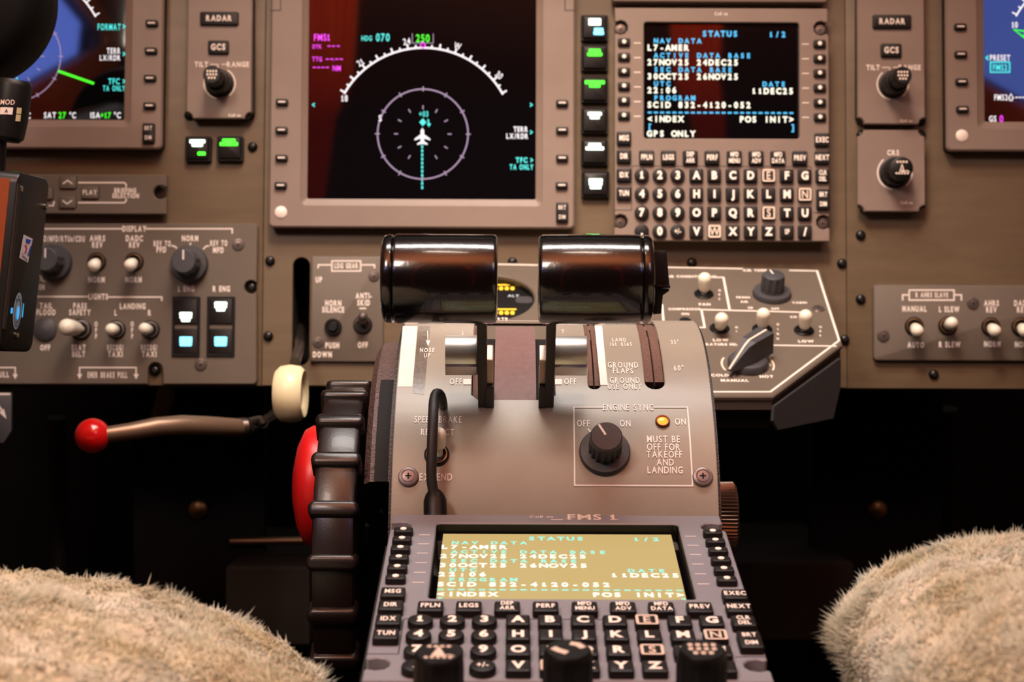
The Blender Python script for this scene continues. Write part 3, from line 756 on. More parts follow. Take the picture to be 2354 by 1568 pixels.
def tiltknob(par, fr, base, h, r0, r1, r2, L, style):
    p = fr.p3(*base, h)
    t = part('dual_knob', MB().lathe([(r0, 0), (r0, .0012), (r0*.93, .0016), (r0*.8, .0016)], 30), [M_blk], par, at=p)
    b = MB().stroke(arcpts(0, 0, r0*1.1, 130, 260, 16), r0*.09, .0001); b.stroke(arcpts(0, 0, r0*1.1, -50, 60, 16), r0*.09, .0001)
    part('dial_ring', b, [M_leg], t, at=p, smooth=0)
    b = MB().lathe([(r1, .001), (r1*.97, L*.42), (r1*.9, L*.47), (r1*.72, L*.48)], 48, 16, .06, (0, 1)); part('outer_knob', b, [M_knobblk], t, at=p)
    b = MB().lathe([(r2*1.02, L*.4), (r2*1.0, L*.93), (r2*.95, L*.985), (r2*.88, L), (0, L)], 48, 14, .07, (0, 1)); part('inner_knob', b, [M_knobblk], t, at=p)
    part('cap_legend', capmarks(r2*.85, L + .0001, style), [M_pale], t, at=p, smooth=0)
def radar(label, u0, u1, vb, cx_, vy, base, arr):
    h = .012; t = thing('radar_control_panel', label, 'control panel', P, (*P.px((u0+u1)/2, vb-140, h), .0002))
    b = MB().plate(notched(P, u0, -120, u1, vb, h, ('bl', 'br')), [], h-.004, h, .0006); bz = part('faceplate', b, [M_bezel], t)
    b = MB().plate([P.px(u0+1, vb-17, h), P.px(u0+15, vb-1, h), P.px(u1-15, vb-1, h), P.px(u1-1, vb-17, h), P.px(u1-1, -119, h), P.px(u0+1, -119, h)], [], .0003, h-.0041, 0); part('case', b, [M_edge], t)
    button(t, P, cx_, vy, 88, 31, h, 'RADAR', 12); button(t, P, cx_-2, vy+66, 47, 31, h, 'GCS', 13)
    legend(t, P, h, [('TILT', cx_-42, vy+104, 11, .8), ('RANGE', cx_+42, vy+104, 11, .8), ([(cx_-22, vy+104), (cx_-4, vy+104), (cx_-4, vy+112)], 2), ([(cx_+4, vy+104), (cx_+18, vy+104)], 2), ('Collins', cx_+34, vb-7, 6, .9)])
    tiltknob(t, P, base, h, .0095, .0085, .0062, .030, 'push')
    screws(t, P, [(u0+8, vb-7), (u1-8, vb-7)], .0003, .0036)
    return t
radar('grey RADAR control panel left of the large centre display', 428, 582, 272, 505, 44, (505, 192), None)
radar('grey RADAR control panel right of the upright keypad unit', 1972, 2124, 285, 2049, 51, (2052, 194), None)
h = .012
t = thing('course_knob_panel', 'small square grey panel with one black course knob under the right RADAR panel', 'control panel', P, (*P.px(2049, 392, h), .0002))
b = MB().plate(notched(P, 1972, 299, 2126, 486, h, ('bl', 'br', 'tl', 'tr')), [], h-.004, h, .0006); part('faceplate', b, [M_bezel], t)
b = MB().prism(rpx(P, 1985, 301, 2112, 484, h, 3), .0003, h-.0041); part('case', b, [M_edge], t)
legend(t, P, h, [('CRS', 2053, 351, 11, .8), ('Collins', 2084, 466, 6, .9)])
tiltknob(t, P, (2057, 397), h, .0105, .0098, .0078, .021, 'needle')
screws(t, P, [(1980, 312), (2116, 312), (1982, 468), (2116, 468)], .0003, .0036)

# ---- briefing selection panel
h = .009
t = thing('briefing_panel', 'long low grey panel with BRIEFING SELECTION keys under the left display', 'control panel', P, (*P.px(150, 447, h), .0002))
nr = [(P.px(368, 442, h)[0] + 16*P.sc(368, 442, h)*math.cos(a_), P.px(368, 442, h)[1] + 16*P.sc(368, 442, h)*math.sin(a_)) for a_ in np.linspace(-.9, -2*PI+.9, 12)]
a, c = P.px(-230, 490, h), P.px(384, 402, h)
b = MB().plate([a, (c[0], a[1])] + [(c[0], nr[0][1])] + nr + [(c[0], nr[-1][1]), c, (a[0], c[1])], [], h-.004, h, .0006); part('faceplate', b, [M_plate], t)
b = MB().prism(rpx(P, -228, 404, 352, 488, h, 3), .0003, h-.0041); part('case', b, [M_edge], t)
screws(t, P, [(368, 442)], .0003, .0042, 'cup')
for (u, v, w_, g) in ((157, 420, 38, 'up'), (156, 465, 38, 'dn'), (208, 443, 39, 'PLAY'), (104, 445, 36, '')):
    s = P.sc(u, v, h); p = P.p3(u, v, h-.0002)
    kk = part('push_button', MB().prism(rrect(0, 0, w_*s, 28*s, 3*s, 3), 0, .0016, .0005), [M_plate], t, at=p)
    b = MB().stroke(rrect(0, 0, (w_+1)*s, 29*s, 3*s, 3), 2*s, .0003, closed=True); part('button_outline', b, [M_edge], kk, at=p, smooth=0)
    b = MB()
    if g == 'PLAY': b.text('PLAY', 0, 0, 11*s, .72, z=.0018)
    elif g: q = 1 if g == 'up' else -1; b.stroke([(-11*s, -3.5*s*q), (0, 4.5*s*q), (11*s, -3.5*s*q)], 2.6*s, .0018)
    if g: part('key_legend', b, [M_leg], kk, at=p, smooth=0)
legend(t, P, h, [('BRIEFING', 288, 438, 10, 50), ('SELECTION', 289, 450, 10, 61), ([(180, 420), (286, 420), (290, 424), (290, 431)], 3), ([(180, 466), (286, 466), (290, 462), (290, 457)], 3), ([(110, 473), (122, 473), (125, 463)], 3)])

# ---- annunciator buttons
def annunciator(label, u, v, w_, h_, lamps, group):
    s = P.sc(u, v, .006); p = P.p3(u, v, .0002)
    t = thing('annunciator_button', label, 'button', P, p, group)
    part('button_frame', MB().ring(rrect(0, 0, w_*s, h_*s, 3*s, 3), rrect(0, 0, (w_-9)*s, (h_-9)*s, 2*s, 3), 0, .005, .0004, .0004), [M_blk], t, at=p)
    cp = part('button_cap', MB().prism(rrect(0, 0, (w_-10)*s, (h_-10)*s, 3*s, 3), .0002, .0072, .0009), [M_key], t, at=p)
    b = MB(); cols = []
    for (dx, dy, ww, rows, m) in lamps:
        if m not in cols: cols.append(m)
        for i, q in enumerate(rows): b.poly(rrect(dx*s, (-dy + (len(rows)-1)/2*8 - i*8)*s, ww*q*s, 8.2*s, 2.2*s, 3), .0073 + .0001, cols.index(m))
    if lamps: part('lit_legend', b, cols, cp, at=p, smooth=0)
    return t
g1 = 'square annunciator buttons in the column between the displays'
annunciator('black button with white and blue lit bars, topmost of the centre column', 1366, 68, 62, 60, [(0, -12, 29, (1, 1), E_lw), (9, 10, 24, (.9, 1), E_lb)], g1)
annunciator('black button with a rounded green light, second from the top of the centre column', 1366, 137, 62, 60, [(0, -11, 34, (.8, 1), E_lg)], g1)
annunciator('black button with a T-shaped green light in the centre column', 1366, 210, 62, 60, [(0, -12, 46, (1, .55), E_lg)], g1)
annunciator('black button with a white light, fourth from the top of the centre column', 1366, 281, 62, 60, [(0, -11, 32, (1, .7), E_lw)], g1)
annunciator('black button with a wide white light, second from the bottom of the centre column', 1366, 353, 62, 60, [(0, -12, 42, (.7, 1), E_lw)], g1)
annunciator('black button with a white light at its middle, lowest of the centre column', 1368, 426, 64, 60, [(0, 0, 32, (1, .95, .8), E_lw)], g1)
g2 = 'pair of annunciator buttons under the left RADAR panel'
annunciator('black button with a white and a small green light under the left RADAR panel', 458, 345, 59, 58, [(0, -12, 36, (1, .7), E_lw), (10, 12, 18, (1,), E_lg)], g2)
annunciator('black button with a wide green light under the left RADAR panel', 531, 344, 60, 58, [(-1, -13, 42, (.7, 1), E_lg)], g2)
p = P.p3(1362, 546, .0002); s = P.sc(1362, 546)
t = thing('indicator_lamp', 'small green lamp bar just above the right thrust lever grip', 'lamp', P, p)
part('lamp_housing', MB().prism(rrect(0, 0, 44*s, 14*s, 2*s, 2), 0, .003, .0004), [M_blk], t, at=p); part('lens', MB().prism(rrect(0, 2*s, 32*s, 7*s, 2*s, 2), .003, .0036, .0002), [E_lg], t, at=p)

# ---- left switch panel
h = .005
sp = thing('switch_panel', 'brown-grey display and lights switch panel at the lower left of the instrument panel', 'switch panel', P, (*P.px(250, 700, h), .0002))
s = P.sc(300, 700, h)
def biteR(u, v, r, a0, a1, n=10):
    x, y = P.px(u, v, h); return [(x + r*s*math.cos(math.radians(t)), y + r*s*math.sin(math.radians(t))) for t in np.linspace(a0, a1, n)]
o = [P.px(-300, 883, h), P.px(339, 883, h)] + biteR(357, 850, 17, 180, 0) + [P.px(375, 883, h), P.px(580, 883, h)] + biteR(581, 874, 9, -80, 0, 4) + [P.px(590, 676, h)] + biteR(577, 660, 16, -40, -320) + [P.px(590, 645, h)] + biteR(583, 523, 9, 0, 90, 4) + [P.px(-300, 513, h)]
b = MB().plate(o, [], .0003, h, .0005); part('faceplate', b, [M_plate], sp)
screws(sp, P, [(548, 562), (462, 838), (68, 690)], h - .0004, .0042, 'cup')
screws(sp, P, [(579, 661), (357, 852)], .0003, .0036)
L = [('DISPLAY', 309, 526, 12), ([(60, 526), (284, 526)], 3), ([(335, 526), (534, 526), (534, 537)], 3),
     ('PFD/MFD/RTUs/CDU', 142, 549, 12.5, 106), ('AHRS', 224, 548, 12.5), ('REV', 224, 563, 12), ('DADC', 309, 548, 12.5), ('REV', 309, 563, 12), ('NORM', 222, 643, 12), ('NORM', 307, 643, 12),
     ('REV TO', 373, 560, 12, 41), ('PFD', 371, 574, 12), ('NORM', 437, 548, 12), ('REV TO', 503, 559, 12, 41), ('MFD', 502, 575, 12), ([(394, 565), (401, 566), (407, 571)], 3), ([(481, 565), (474, 566), (467, 573)], 3), ([(438, 558), (436, 573)], 3),
     ([(127, 560), (127, 574)], 3), ([(83, 625), (98, 642)], 3), ([(92, 643), (104, 648)], 3), ('DIM', 92, 660, 12),
     ('LIGHTS', 226, 682, 12), ([(81, 692), (82, 682), (204, 682)], 3), ([(248, 683), (372, 683), (372, 692)], 3),
     ('TAIL', 106, 703, 12), ('FLOOD', 106, 718, 12), ('OFF', 104, 799, 12), ('PASS', 184, 703, 12), ('SAFETY', 184, 718, 12), ('SEAT', 181, 799, 12), ('BELT', 181, 814, 12),
     ('LANDING', 305, 704, 12), ('L', 266, 719, 12), ('R', 344, 719, 12), ('RECOG/', 265, 799, 12, 37), ('TAXI', 265, 814, 12), ('RECOG/', 343, 799, 12, 37), ('TAXI', 343, 814, 12),
     ('L ENG', 428, 664, 12), ('R ENG', 509, 664, 12), ('EMER BRAKE PULL', 247, 862, 12.5, 95),
     ([(183, 862), (183, 845), (313, 845), (313, 862)], 3), ([(-60, 845), (35, 845), (35, 862)], 3), ('PULL', 6, 861, 12)] + vtext('OFF', 221, 745, 14, 10) + vtext('OFF', 304, 745, 14, 10)
lg = legend(sp, P, h, L)
for u in (183, 313, 35): part('arrowhead', MB().poly([P.px(u-6, 860, h), P.px(u+6, 860, h), P.px(u, 872, h)], h + .0001), [M_leg], lg, smooth=0)
knob(sp, P.p3(125, 603, h), 42*s, 27*s, .005, .0225, ang=90); knob(sp, P.p3(436, 607, h), 43*s, 27.5*s, .005, .0225, ang=90)
for bu, bv, tu, tv in ((223, 602, 214, 612), (309, 602, 297, 611)): toggle(sp, P.p3(bu, bv, h), P.p3(tu+2, tv-1, .022))
for bu, bv, tu, tv in ((268, 758, 255, 757), (346, 758, 331, 756)): toggle(sp, P.p3(bu, bv, h), P.p3(tu+1, tv, .021), br=.0040, ringm=M_screw)
toggle(sp, P.p3(186, 757, h), P.p3(154, 752, .030), rr=.0066, br=.0056, ringm=M_screw, label='longer toggle switch with a large ivory bat')
part('blanking_plug', MB().lathe([(27*s, 0), (27*s, .0012), (24*s, .002), (0, .0024)], 32), [M_knob], sp, at=P.p3(104, 758, h))
for u0 in (395, 475):
    b = MB().ring(rpx(P, u0, 682, u0+66, 820, h, 2, 3), rpx(P, u0+6, 688, u0+60, 814, h, 2, 3), h-.001, h+.0012, .0003, .0003); fr_ = part('button_frame', b, [M_blk], sp)
    for v in (716, 785):
        p = P.p3(u0+33, v, h)
        kb = part('push_button', MB().prism(rrect(0, 0, 54*s, 60*s, 3*s, 3), -.001, .0012, .0008), [M_key], sp, at=p)
        b = MB(); m = E_lw if v < 750 else E_lb
        dy = (-13 if u0 == 395 else 11) if v < 750 else 0
        for i, q in enumerate((1, .95, .7) if v < 750 else (1, 1, .95)): b.poly(rrect(0, (dy + 7 - 7*i)*s, 29*q*s, 7.6*s, 2*s, 3), .0013)
        part('lit_legend', b, [m], kb, at=p, smooth=0)

# ---- landing gear plate and handle
h = .003
t = thing('gear_horn_panel', 'narrow brown-grey LDG GEAR plate with a horn button, left of the thrust lever grips', 'switch panel', P, (*P.px(797, 711, h), .0002))
b = MB().prism(rpx(P, 714, 590, 882, 831, h, 4), .0002, h, .0006); part('faceplate', b, [M_plate], t)
legend(t, P, h, [('LDG GEAR', 796, 611, 11, 56), ([(763, 600), (829, 600), (829, 623), (763, 623), (763, 599)], 3), ([(731, 617), (732, 609), (763, 609)], 3), ([(829, 609), (861, 609), (861, 617)], 3),
    ('UP', 733, 643, 12), ('HORN', 766, 697, 12), ('SILENCE', 766, 712, 12), ('ANTI-', 836, 680, 12), ('SKID', 836, 696, 12), ('PUSH', 764, 794, 12), ('OFF', 834, 793, 12), ('DOWN', 741, 815, 12), ([(826, 709), (842, 709)], 3)])
screws(t, P, [(860, 635), (731, 787)], h-.0004, .0038, 'cup')
p = P.p3(766, 752, h); part('horn_button', MB().lathe([(.0058, 0), (.0058, .002), (.005, .003), (.0042, .003), (.004, .0015), (.0034, .0015), (.0034, .0045), (.0028, .005), (0, .005)], 24), [M_blk], t, at=p)
toggle(t, P.p3(834, 747, h), P.p3(834, 728, .014), rr=.0058, br=.0034, ball=M_screw, ringm=M_dkmet)
gl = thing('landing_gear_lever', 'landing gear lever with a cream tyre-shaped knob sticking out of the tall slot', 'lever', P, P.p3(690, 790, 0))
b = MB(); p0 = Vector(P.p3(690, 760, -.03)); p1 = Vector(P.p3(688, 800, .02)); p2 = Vector(P.p3(678, 838, .07))
b.tube([p0, p0.lerp(p1, .5), p1, p2], [.0055, .005, .0045, .005], 12, .7); part('shaft', b, [M_dkmet], gl)
wc = Vector(P.p3(668, 905, .095)); wr = 67*P.sc(668, 905, .095)
b = MB().lathe([(wr*.35, -.0058), (wr*.5, -.0062), (wr*.56, -.0075), (wr*.8, -.0088), (wr*.95, -.006), (wr, 0), (wr*.95, .006), (wr*.8, .0088), (wr*.56, .0075), (wr*.5, .006), (wr*.3, .0058)], 48)
b.xf(Matrix.Rotation(math.radians(-3), 4, 'Y') @ Matrix.Rotation(PI/2, 4, 'Y')); part('wheel_knob', b, [M_cream], gl, at=wc)
b = MB().lathe([(wr*.2, .0055), (wr*.2, .0066), (wr*.08, .0068), (0, .0068)], 20); b.xf(Matrix.Rotation(math.radians(-3), 4, 'Y') @ Matrix.Rotation(PI/2, 4, 'Y')); part('hub_screw', b, [M_pale], gl, at=wc)

# ---- right switch panel
h = .005
rp = thing('switch_panel', 'brown-grey AHRS slave switch panel at the lower right of the instrument panel', 'switch panel', P, (*P.px(2250, 742, h), .0002))
b = MB().prism(rpx(P, 2009, 657, 2560, 828, h, 8), .0002, h, .0007); part('faceplate', b, [M_plate], rp)
legend(rp, P, h, [('R AHRS SLAVE', 2142, 678, 10.5, 78), ([(2090, 667), (2193, 667), (2193, 690), (2090, 690), (2090, 666)], 3.4), ([(2075, 691), (2075, 678), (2090, 678)], 3.4), ([(2193, 678), (2210, 678), (2210, 691)], 3.4),
    ('MANUAL', 2102, 710, 12), ('L SLEW', 2182, 711, 12), ('AHRS', 2279, 697, 12), ('REV', 2279, 712, 12), ('DADC', 2350, 697, 12), ('REV', 2350, 712, 12), ('AUTO', 2105, 793, 12), ('R SLEW', 2183, 792, 12), ('NORM', 2281, 791, 12), ('NORM', 2352, 792, 12)])
screws(rp, P, [(2236, 697), (2030, 772)], h-.0004, .0042, 'cup')
for bu, bv, tu, tv in ((2101, 750, 2110, 762), (2178, 749, 2189, 744), (2277, 751, 2288, 762), (2346, 751, 2357, 762)): toggle(rp, P.p3(bu, bv, h), P.p3(tu-1, tv-1, .022))

# ================================================================== air conditioning console (sloping shelf)
Cn = CON
top = [(1005, 600), (1886, 618), (1937, 792), (1777, 911), (1005, 911)]
cn = thing('air_conditioning_console', 'sloping brown-grey air conditioning console with white-tipped toggles, right of the pedestal', 'control console', Cn, (*Cn.px(1500, 760), 0))
tp = pxs(Cn, top); tp[0] = (tp[0][0], tp[0][1]); 
gc = Cn.px(1121, 683); gr = .0305
b = MB().plate(tp, [circ(*gc, gr, 40)], -.003, 0, .0009); part('top_plate', b, [M_plate], cn)
b = MB().ring(inset(circ(*gc, gr, 40), -.003), circ(*gc, gr, 40), -.006, -.0031, 0, 0); b.poly(circ(*gc, gr + .003, 40), -.006); part('gauge_well', b, [mat('gauge_face', (12, 11, 12), .4)], cn)
# body under the plate: front walls in two steps
up = Vector((0, 0, 1)); dnl = -Vector((up.dot(Cn.ex), up.dot(Cn.ey), up.dot(Cn.n)))
ins = inset(tp, .001); b = MB(); n = len(ins)
l0 = [Vector((x, y, -.003)) for x, y in ins]; l1 = [p + dnl*.006 for p in l0]; mid_y = sum(p.y for p in l0)/n; l2 = [Vector((p.x, p.y + (.006 if p.y < mid_y else -.012), p.z)) + dnl*.0005 for p in l1]; l3 = [p + dnl*.020 + Vector((0, .012 if p.y < mid_y else -.02, 0)) for p in l2]
vs = [tuple(p) for l in (l0, l1, l2, l3) for p in l]
b.add(vs, [(k_*n+i, k_*n+n+i, k_*n+n+(i+1) % n, k_*n+(i+1) % n) for k_ in range(3) for i in range(n)] + [tuple(3*n+i for i in range(n))][::-1])
part('console_body', b, [mat('dark_brown_case', (50, 40, 34), .5)], cn)
# grey bracket on the diagonal side
A0, A1 = Vector((*Cn.px(1777, 916), -.001)), Vector((*Cn.px(1935, 802), -.001))
d = (A1 - A0).normalized(); nn = d.cross(dnl).normalized(); q0, q1 = A0 + d*.0015, A1 - d*.001
B0, B1 = q0 + dnl*.0195 + d*.004, q1 + dnl*.038 - d*.008
if nn.z < 0: nn = -nn
b = MB(); vs = []
ol = [q0 + dnl*.004, q1 + dnl*.004, q1 + dnl*.022, B1, B0, q0 + dnl*.012 - d*.001]
for off in (0, -.002): vs += [tuple(p + nn*off + Vector((0, -.001, 0))) for p in ol]
n = len(ol); b.add(vs, [tuple(range(n)), tuple(range(2*n-1, n-1, -1))] + [(i, n+i, n+(i+1) % n, (i+1) % n) for i in range(n)])
part('side_bracket', b, [M_char], cn, label='charcoal bracket along the diagonal side')
wl = 4.6
L = [([(1140, 608), (1708, 618)], wl), ([(1814, 622), (1878, 623), (1929, 783), (1771, 901), (1600, 901)], wl), ([(1522, 700), (1526, 748)], wl), ([(1548, 636), (1548, 636.5)], .1),
     ('AIR CONDITIONING', 1588, 636, 9, .8, 2), ([(1638, 638), (1663, 638), (1677, 712)], wl), ([(1612, 712), (1841, 718)], wl), ([(1612, 711), (1620, 753), (1602, 753)], wl),
     ('COMPRESSOR', 1574, 711, 8, .85, 2), ('ON', 1575, 722, 8, .9, 2), ('AIR TEMP', 1735, 622, 9, .8, 2), ('FAN', 1620, 700, 9, .9, 2), ('LOW', 1657, 782, 10, .9, 2), ('TEMPERATURE SEL', 1640, 792, 9, .8, 2),
     ('LOW', 1853, 785, 10, .9, 2), ([(1768, 794), (1923, 796)], wl), ('COLD', 1655, 863, 10, .9, 2), ('MANUAL', 1689, 875, 10, .9, 2), ('HOT', 1762, 866, 10, .9, 2), ([(1686, 867), (1691, 859)], 3),
     ('FRESH', 1708, 684, 8, .8, 2), ('AIR', 1711, 694, 8, .8, 2), ('CABIN', 1838, 696, 8, .8, 2), ('OFF', 1782, 710, 8, .8, 2), ('HI', 1725, 708, 9, .8, 2),
     ('CO', 1824, 729, 8, .8, 2)] + vtext('OFF', 1654, 668, 10, 8) + vtext('HI', 1693, 753, 9, 8) + vtext('HIGH', 1788, 746, 11, 8) + vtext('OFF', 1886, 752, 10, 8) + vtext('HOT', 1771, 816, 12, 8)
lg = legend(cn, Cn, 0, L)
b = MB(); mc = Cn.px(1719, 838); b.stroke(arcpts(*mc, .0158, 150, 205, 12), .0011, .0001); b.stroke(arcpts(*mc, .0158, 30, -25, 12), .0011, .0001)
part('dial_arc', b, [M_pale], lg, smooth=0)
screws(cn, Cn, [(1881, 712)], -.0006, .0042, 'cup')
part('indicator_lens', MB().lathe([(.0036, 0), (.0036, .0008), (.002, .0014), (0, .0015)], 20), [M_blk], cn, at=Cn.p3(1575, 738, 0))
knob(cn, Cn.p3(1774, 679, 0), .0126, .0072, .0035, .0155, ang=105)
for (bu, bv, tu, tv) in ((1618, 677, 1620, 641), (1654, 756, 1659, 734), (1752, 758, 1755, 723), (1848, 761, 1852, 727)): toggle(cn, Cn.p3(bu, bv, 0), Cn.p3(tu, tv, .0125), rr=.0058, br=.0043, ringm=M_blk)
# pointer knob
kp = Cn.p3(1719, 840, 0); K = part('selector_knob', MB().lathe([(.0124, 0), (.0124, .0030), (.0112, .0048), (.0095, .0052), (0, .0052)], 40), [M_knob], cn, at=kp, label='large pointer knob with a pale line')
nose = Vector(Cn.px(1676, 851, .0052)); tail = Vector(Cn.px(1764, 757, .0185)); ax = (tail - nose); Ln = ax.length; ax.normalize(); sd = Vector((-ax.y, ax.x))
def sec(a, wb, wt, zb_, zt): c_ = nose + ax*a - Vector(kp[:2]); return [(*(c_ + sd*wb), zb_), (*(c_ - sd*wb), zb_), (*(c_ - sd*wt), zt), (*(c_ + sd*wt), zt)]
b = MB(); S_ = [sec(0, .0012, .0010, .0045, .0058), sec(Ln*.38, .0062, .0034, .0045, .0165), sec(Ln*.5, .0066, .0050, .0045, .0186), sec(Ln*.97, .0066, .0056, .0045, .0186), sec(Ln, .0060, .0050, .0045, .0178)]
b.add([p for q in S_ for p in q], [(k_*4+i, k_*4+(i+1) % 4, k_*4+4+(i+1) % 4, k_*4+4+i) for k_ in range(4) for i in range(4)] + [(3, 2, 1, 0), (16, 17, 18, 19)])
part('pointer_body', b, [M_knob], K, at=kp, smooth=25)
def lp(a, off, zz): c_ = nose + ax*a - Vector(kp[:2]) + sd*off; return (*c_, zz)
b = MB(); w_ = .0006; pr = [(0, .0059), (Ln*.38, .0166), (Ln*.5, .0187), (Ln*.97, .0187)]
b.add([lp(a_, o_, z_ + .0001) for a_, z_ in pr for o_ in (w_, -w_)], [(2*i, 2*i+1, 2*i+3, 2*i+2) for i in range(3)]); part('pointer_line', b, [M_pale], K, at=kp, smooth=0)
# pressurisation gauge text seen between the levers
b = MB(); z = -.0059; s = Cn.sc(1150, 690)
for (u, v) in ((1165, 663), (1165, 719)):
    for i in range(4): b.poly(rrect(*Cn.px(u - 26 + i*13, v, -.0059), 9*s, 16*s, 4*s, 3), z, 0)
    b.stroke([Cn.px(u-38, v-8, -.0059), Cn.px(u+22, v-8, -.0059)], 6*s, z, mi=0)
b.text('ALT', *Cn.px(1180, 680, -.0059), 10*s, .9, z=z, mi=1, b=1); b.poly(rrect(*Cn.px(1205, 689, -.0059), 40*s, 32*s, 10*s, 4), z, 2)
part('gauge_readout', b, [E_am, E_wh, M_knob], cn, smooth=0)
legend(cn, Cn, 0, [('PRESS RATE', 1128, 733, 9, .9, 2), ('PRESSURIZE CABIN BEFORE', 1177, 744, 9, .9, 2)])

# ================================================================== pedestal
A = ARC; HW = .0745
def to_ped(wp): return PED.loc(wp)
pd = thing('center_pedestal', 'grey centre pedestal with a curved engine control cover between the seats', 'pedestal', PED, to_ped(Vector((.0198, .75, 0))))
def amap(x, a, h): return A.map(x, a, h)
def apts(pts, h=0): return [A.px(u, v, h) for u, v in pts]
s0 = A.R*-.36; s1 = A.R*1.72
yo = A.px(1180, 918)[1]; xL0, xL1 = A.px(1084, 905)[0], A.px(1276, 905)[0]
hole1 = [(xL1 - .003, yo), (xL1, yo + .003), (xL1, s1 - .012), (xL0, s1 - .012), (xL0, yo + .003), (xL0 + .003, yo)][::-1]
def slot_hole(u0, u1, vb, vr=890):
    x0, x1 = A.px(u0, 860)[0], A.px(u1, 860)[0]; yb_ = A.px((u0+u1)/2, vb)[1]; r = (x1-x0)/2; cx_ = (x0+x1)/2
    return [(cx_ + r*math.cos(t), yb_ + r + r*math.sin(t)) for t in np.linspace(-PI, 0, 9)] + [(x1, s1-.012), (x0, s1-.012)]
hole2 = slot_hole(1351, 1379, 894); hole3 = slot_hole(1481, 1526, 894)
b = MB().plate([(-HW, s0), (HW, s0), (HW, s1), (-HW, s1)], [hole1, hole2, hole3], -.0016, 0, .0004, grid=.006); b.mapv(amap)
cov = part('cover_plate', b, [M_cover], pd, smooth=30)
# arched body below the cover
def arcbody(r, x0, x1, mname, m, a0=-.36, a1=2.6, lab=None, tail=True):
    pts = [( -(A.yc - r*math.sin(t)), .8 - (A.zc - r*math.cos(t))) for t in np.linspace(a0, a1, 40)]
    if tail: pts += [(-.45, pts[-1][1]), (-.45, pts[0][1])]
    n = len(pts); b = MB(); b.add([(x0, y, z_) for y, z_ in pts] + [(x1, y, z_) for y, z_ in pts], [tuple(range(n)), tuple(range(2*n-1, n-1, -1))] + [(i, n+i, n+(i+1) % n, (i+1) % n) for i in range(n)])
    return part(mname, b, [m], pd, smooth=30, label=lab)
arcbody(A.R - .010, -HW + .003, HW - .003, 'inner_body', M_void)
for sx in (-1, 1): arcbody(A.R - .0017, sx*(HW + .0012), sx*(HW - .0028), 'side_skin', mat('black_crackle', (30, 28, 28), .5, bump=.5, bscale=900))
# slot inserts
def strip(xa, xb, ya, yb_, h_, name, m, lab=None, n=30):
    b = MB(); ys = np.linspace(ya, yb_, n); b.add([A.map(x, y, h_) for y in ys for x in (xa, xb)], [(2*i, 2*i+1, 2*i+3, 2*i+2) for i in range(n-1)])
    b.add([A.map(x, y, h_-.003) for y in ys for x in (xa, xb)], [(2*i+2, 2*i+3, 2*i+1, 2*i) for i in range(n-1)])
    b.add([A.map(x, ys[0], h__) for h__ in (h_, h_-.003) for x in (xa, xb)], [(0, 2, 3, 1)])
    return part(name, b, [m], pd, label=lab, smooth=60)
strip(A.px(1136, 905)[0], A.px(1233, 905)[0], yo + .0003, s1 - .012, -.0035, 'quadrant_shield', M_brown, 'brown shield between the lever slots')
strip(xL0 + .0003, A.px(1105, 905)[0], yo + .0015, s1-.012, -.004, 'slot_brush', M_brush)
for hl, v1 in ((hole2, 0), (hole3, 0)):
    xs = [p[0] for p in hl]; x0, x1 = min(xs), max(xs); mid = x0 + (x1-x0)*.5; ya = min(p[1] for p in hl)
    g = .0004
    strip(x0 + .0001, mid - g, ya + (x1-x0)*.75, s1-.012, -.0022, 'slot_brush', M_brush); strip(mid + g, x1 - .0001, ya + (x1-x0)*.75, s1-.012, -.0022, 'slot_brush', M_brush)
# markings on the cover
b = MB(); z = .0003; k = 1/4950.
def AT(s_, u, v, cap, sx=.62, bb=1, mi=0): 
    vv = A.px(u, v); b.text(s_, vv[0], vv[1], cap, sx, z=z, b=bb, mi=mi)
def capa(v, px_): a_ = A.px(1300, v-px_/2)[1] - A.px(1300, v+px_/2)[1]; return a_
for s_, u, v, px_, sx in (('NOSE', 982, 806, 9, .68), ('UP', 982, 818, 9, .68), ('LAND', 1423, 782, 8, .66), ('161 KIAS', 1427, 792.5, 8, .58), ('35°', 1551, 787, 9, .6), ('60°', 1560, 847, 12, .62),
    ('GROUND', 1432, 840, 12, .64), ('FLAPS', 1432, 853, 12, .64), ('GROUND', 1436, 875, 12, .64), ('USE ONLY', 1436, 889, 12, .62), ('OFF', 1048, 878, 13, .6), ('L', 1065, 767, 8, .7), ('T', 1294, 763, 8, .7), ('OFF', 1311, 878, 13, .6),
    ('ENGINE SYNC', 1444, 937, 14, .66), ('OFF', 1341, 974, 14, .66), ('ON', 1437, 974, 14, .66), ('ON', 1564, 970, 14, .66), ('MUST BE', 1525, 1010, 15, .66), ('OFF FOR', 1525, 1028, 15, .66),
    ('TAKEOFF', 1527, 1045, 15, .66), ('AND', 1529, 1063, 15, .66), ('LANDING', 1529, 1081, 15, .66), ('SPEED BRAKE', 1007, 965, 14, .62), ('RETRACT', 1006, 994, 14, .62), ('EXTEND', 1002, 1097, 16, .64)):
    c_ = capa(v, px_); want = px_*(1/ (5150 if v > 900 else 4700)); AT(s_, u, v, c_, sx*want/c_*1.18 if True else sx)
def AS(pts, wd): b.stroke(apts(pts), wd*k, z, sub=.004)
AS([(1387, 937), (1319, 937), (1321, 1116), (1592, 1117), (1580, 937), (1502, 937)], 3.4)
AS([(1351, 986), (1358, 995)], 3.2); AS([(983, 762), (984, 792)], 2)
b.poly(apts([(979, 784), (989, 784), (984, 797)]), z); b.poly(apts([(1065, 872), (1083, 872), (1083, 885), (1065, 885)]), z); b.poly(apts([(1276, 872), (1292, 872), (1292, 885), (1276, 885)]), z)
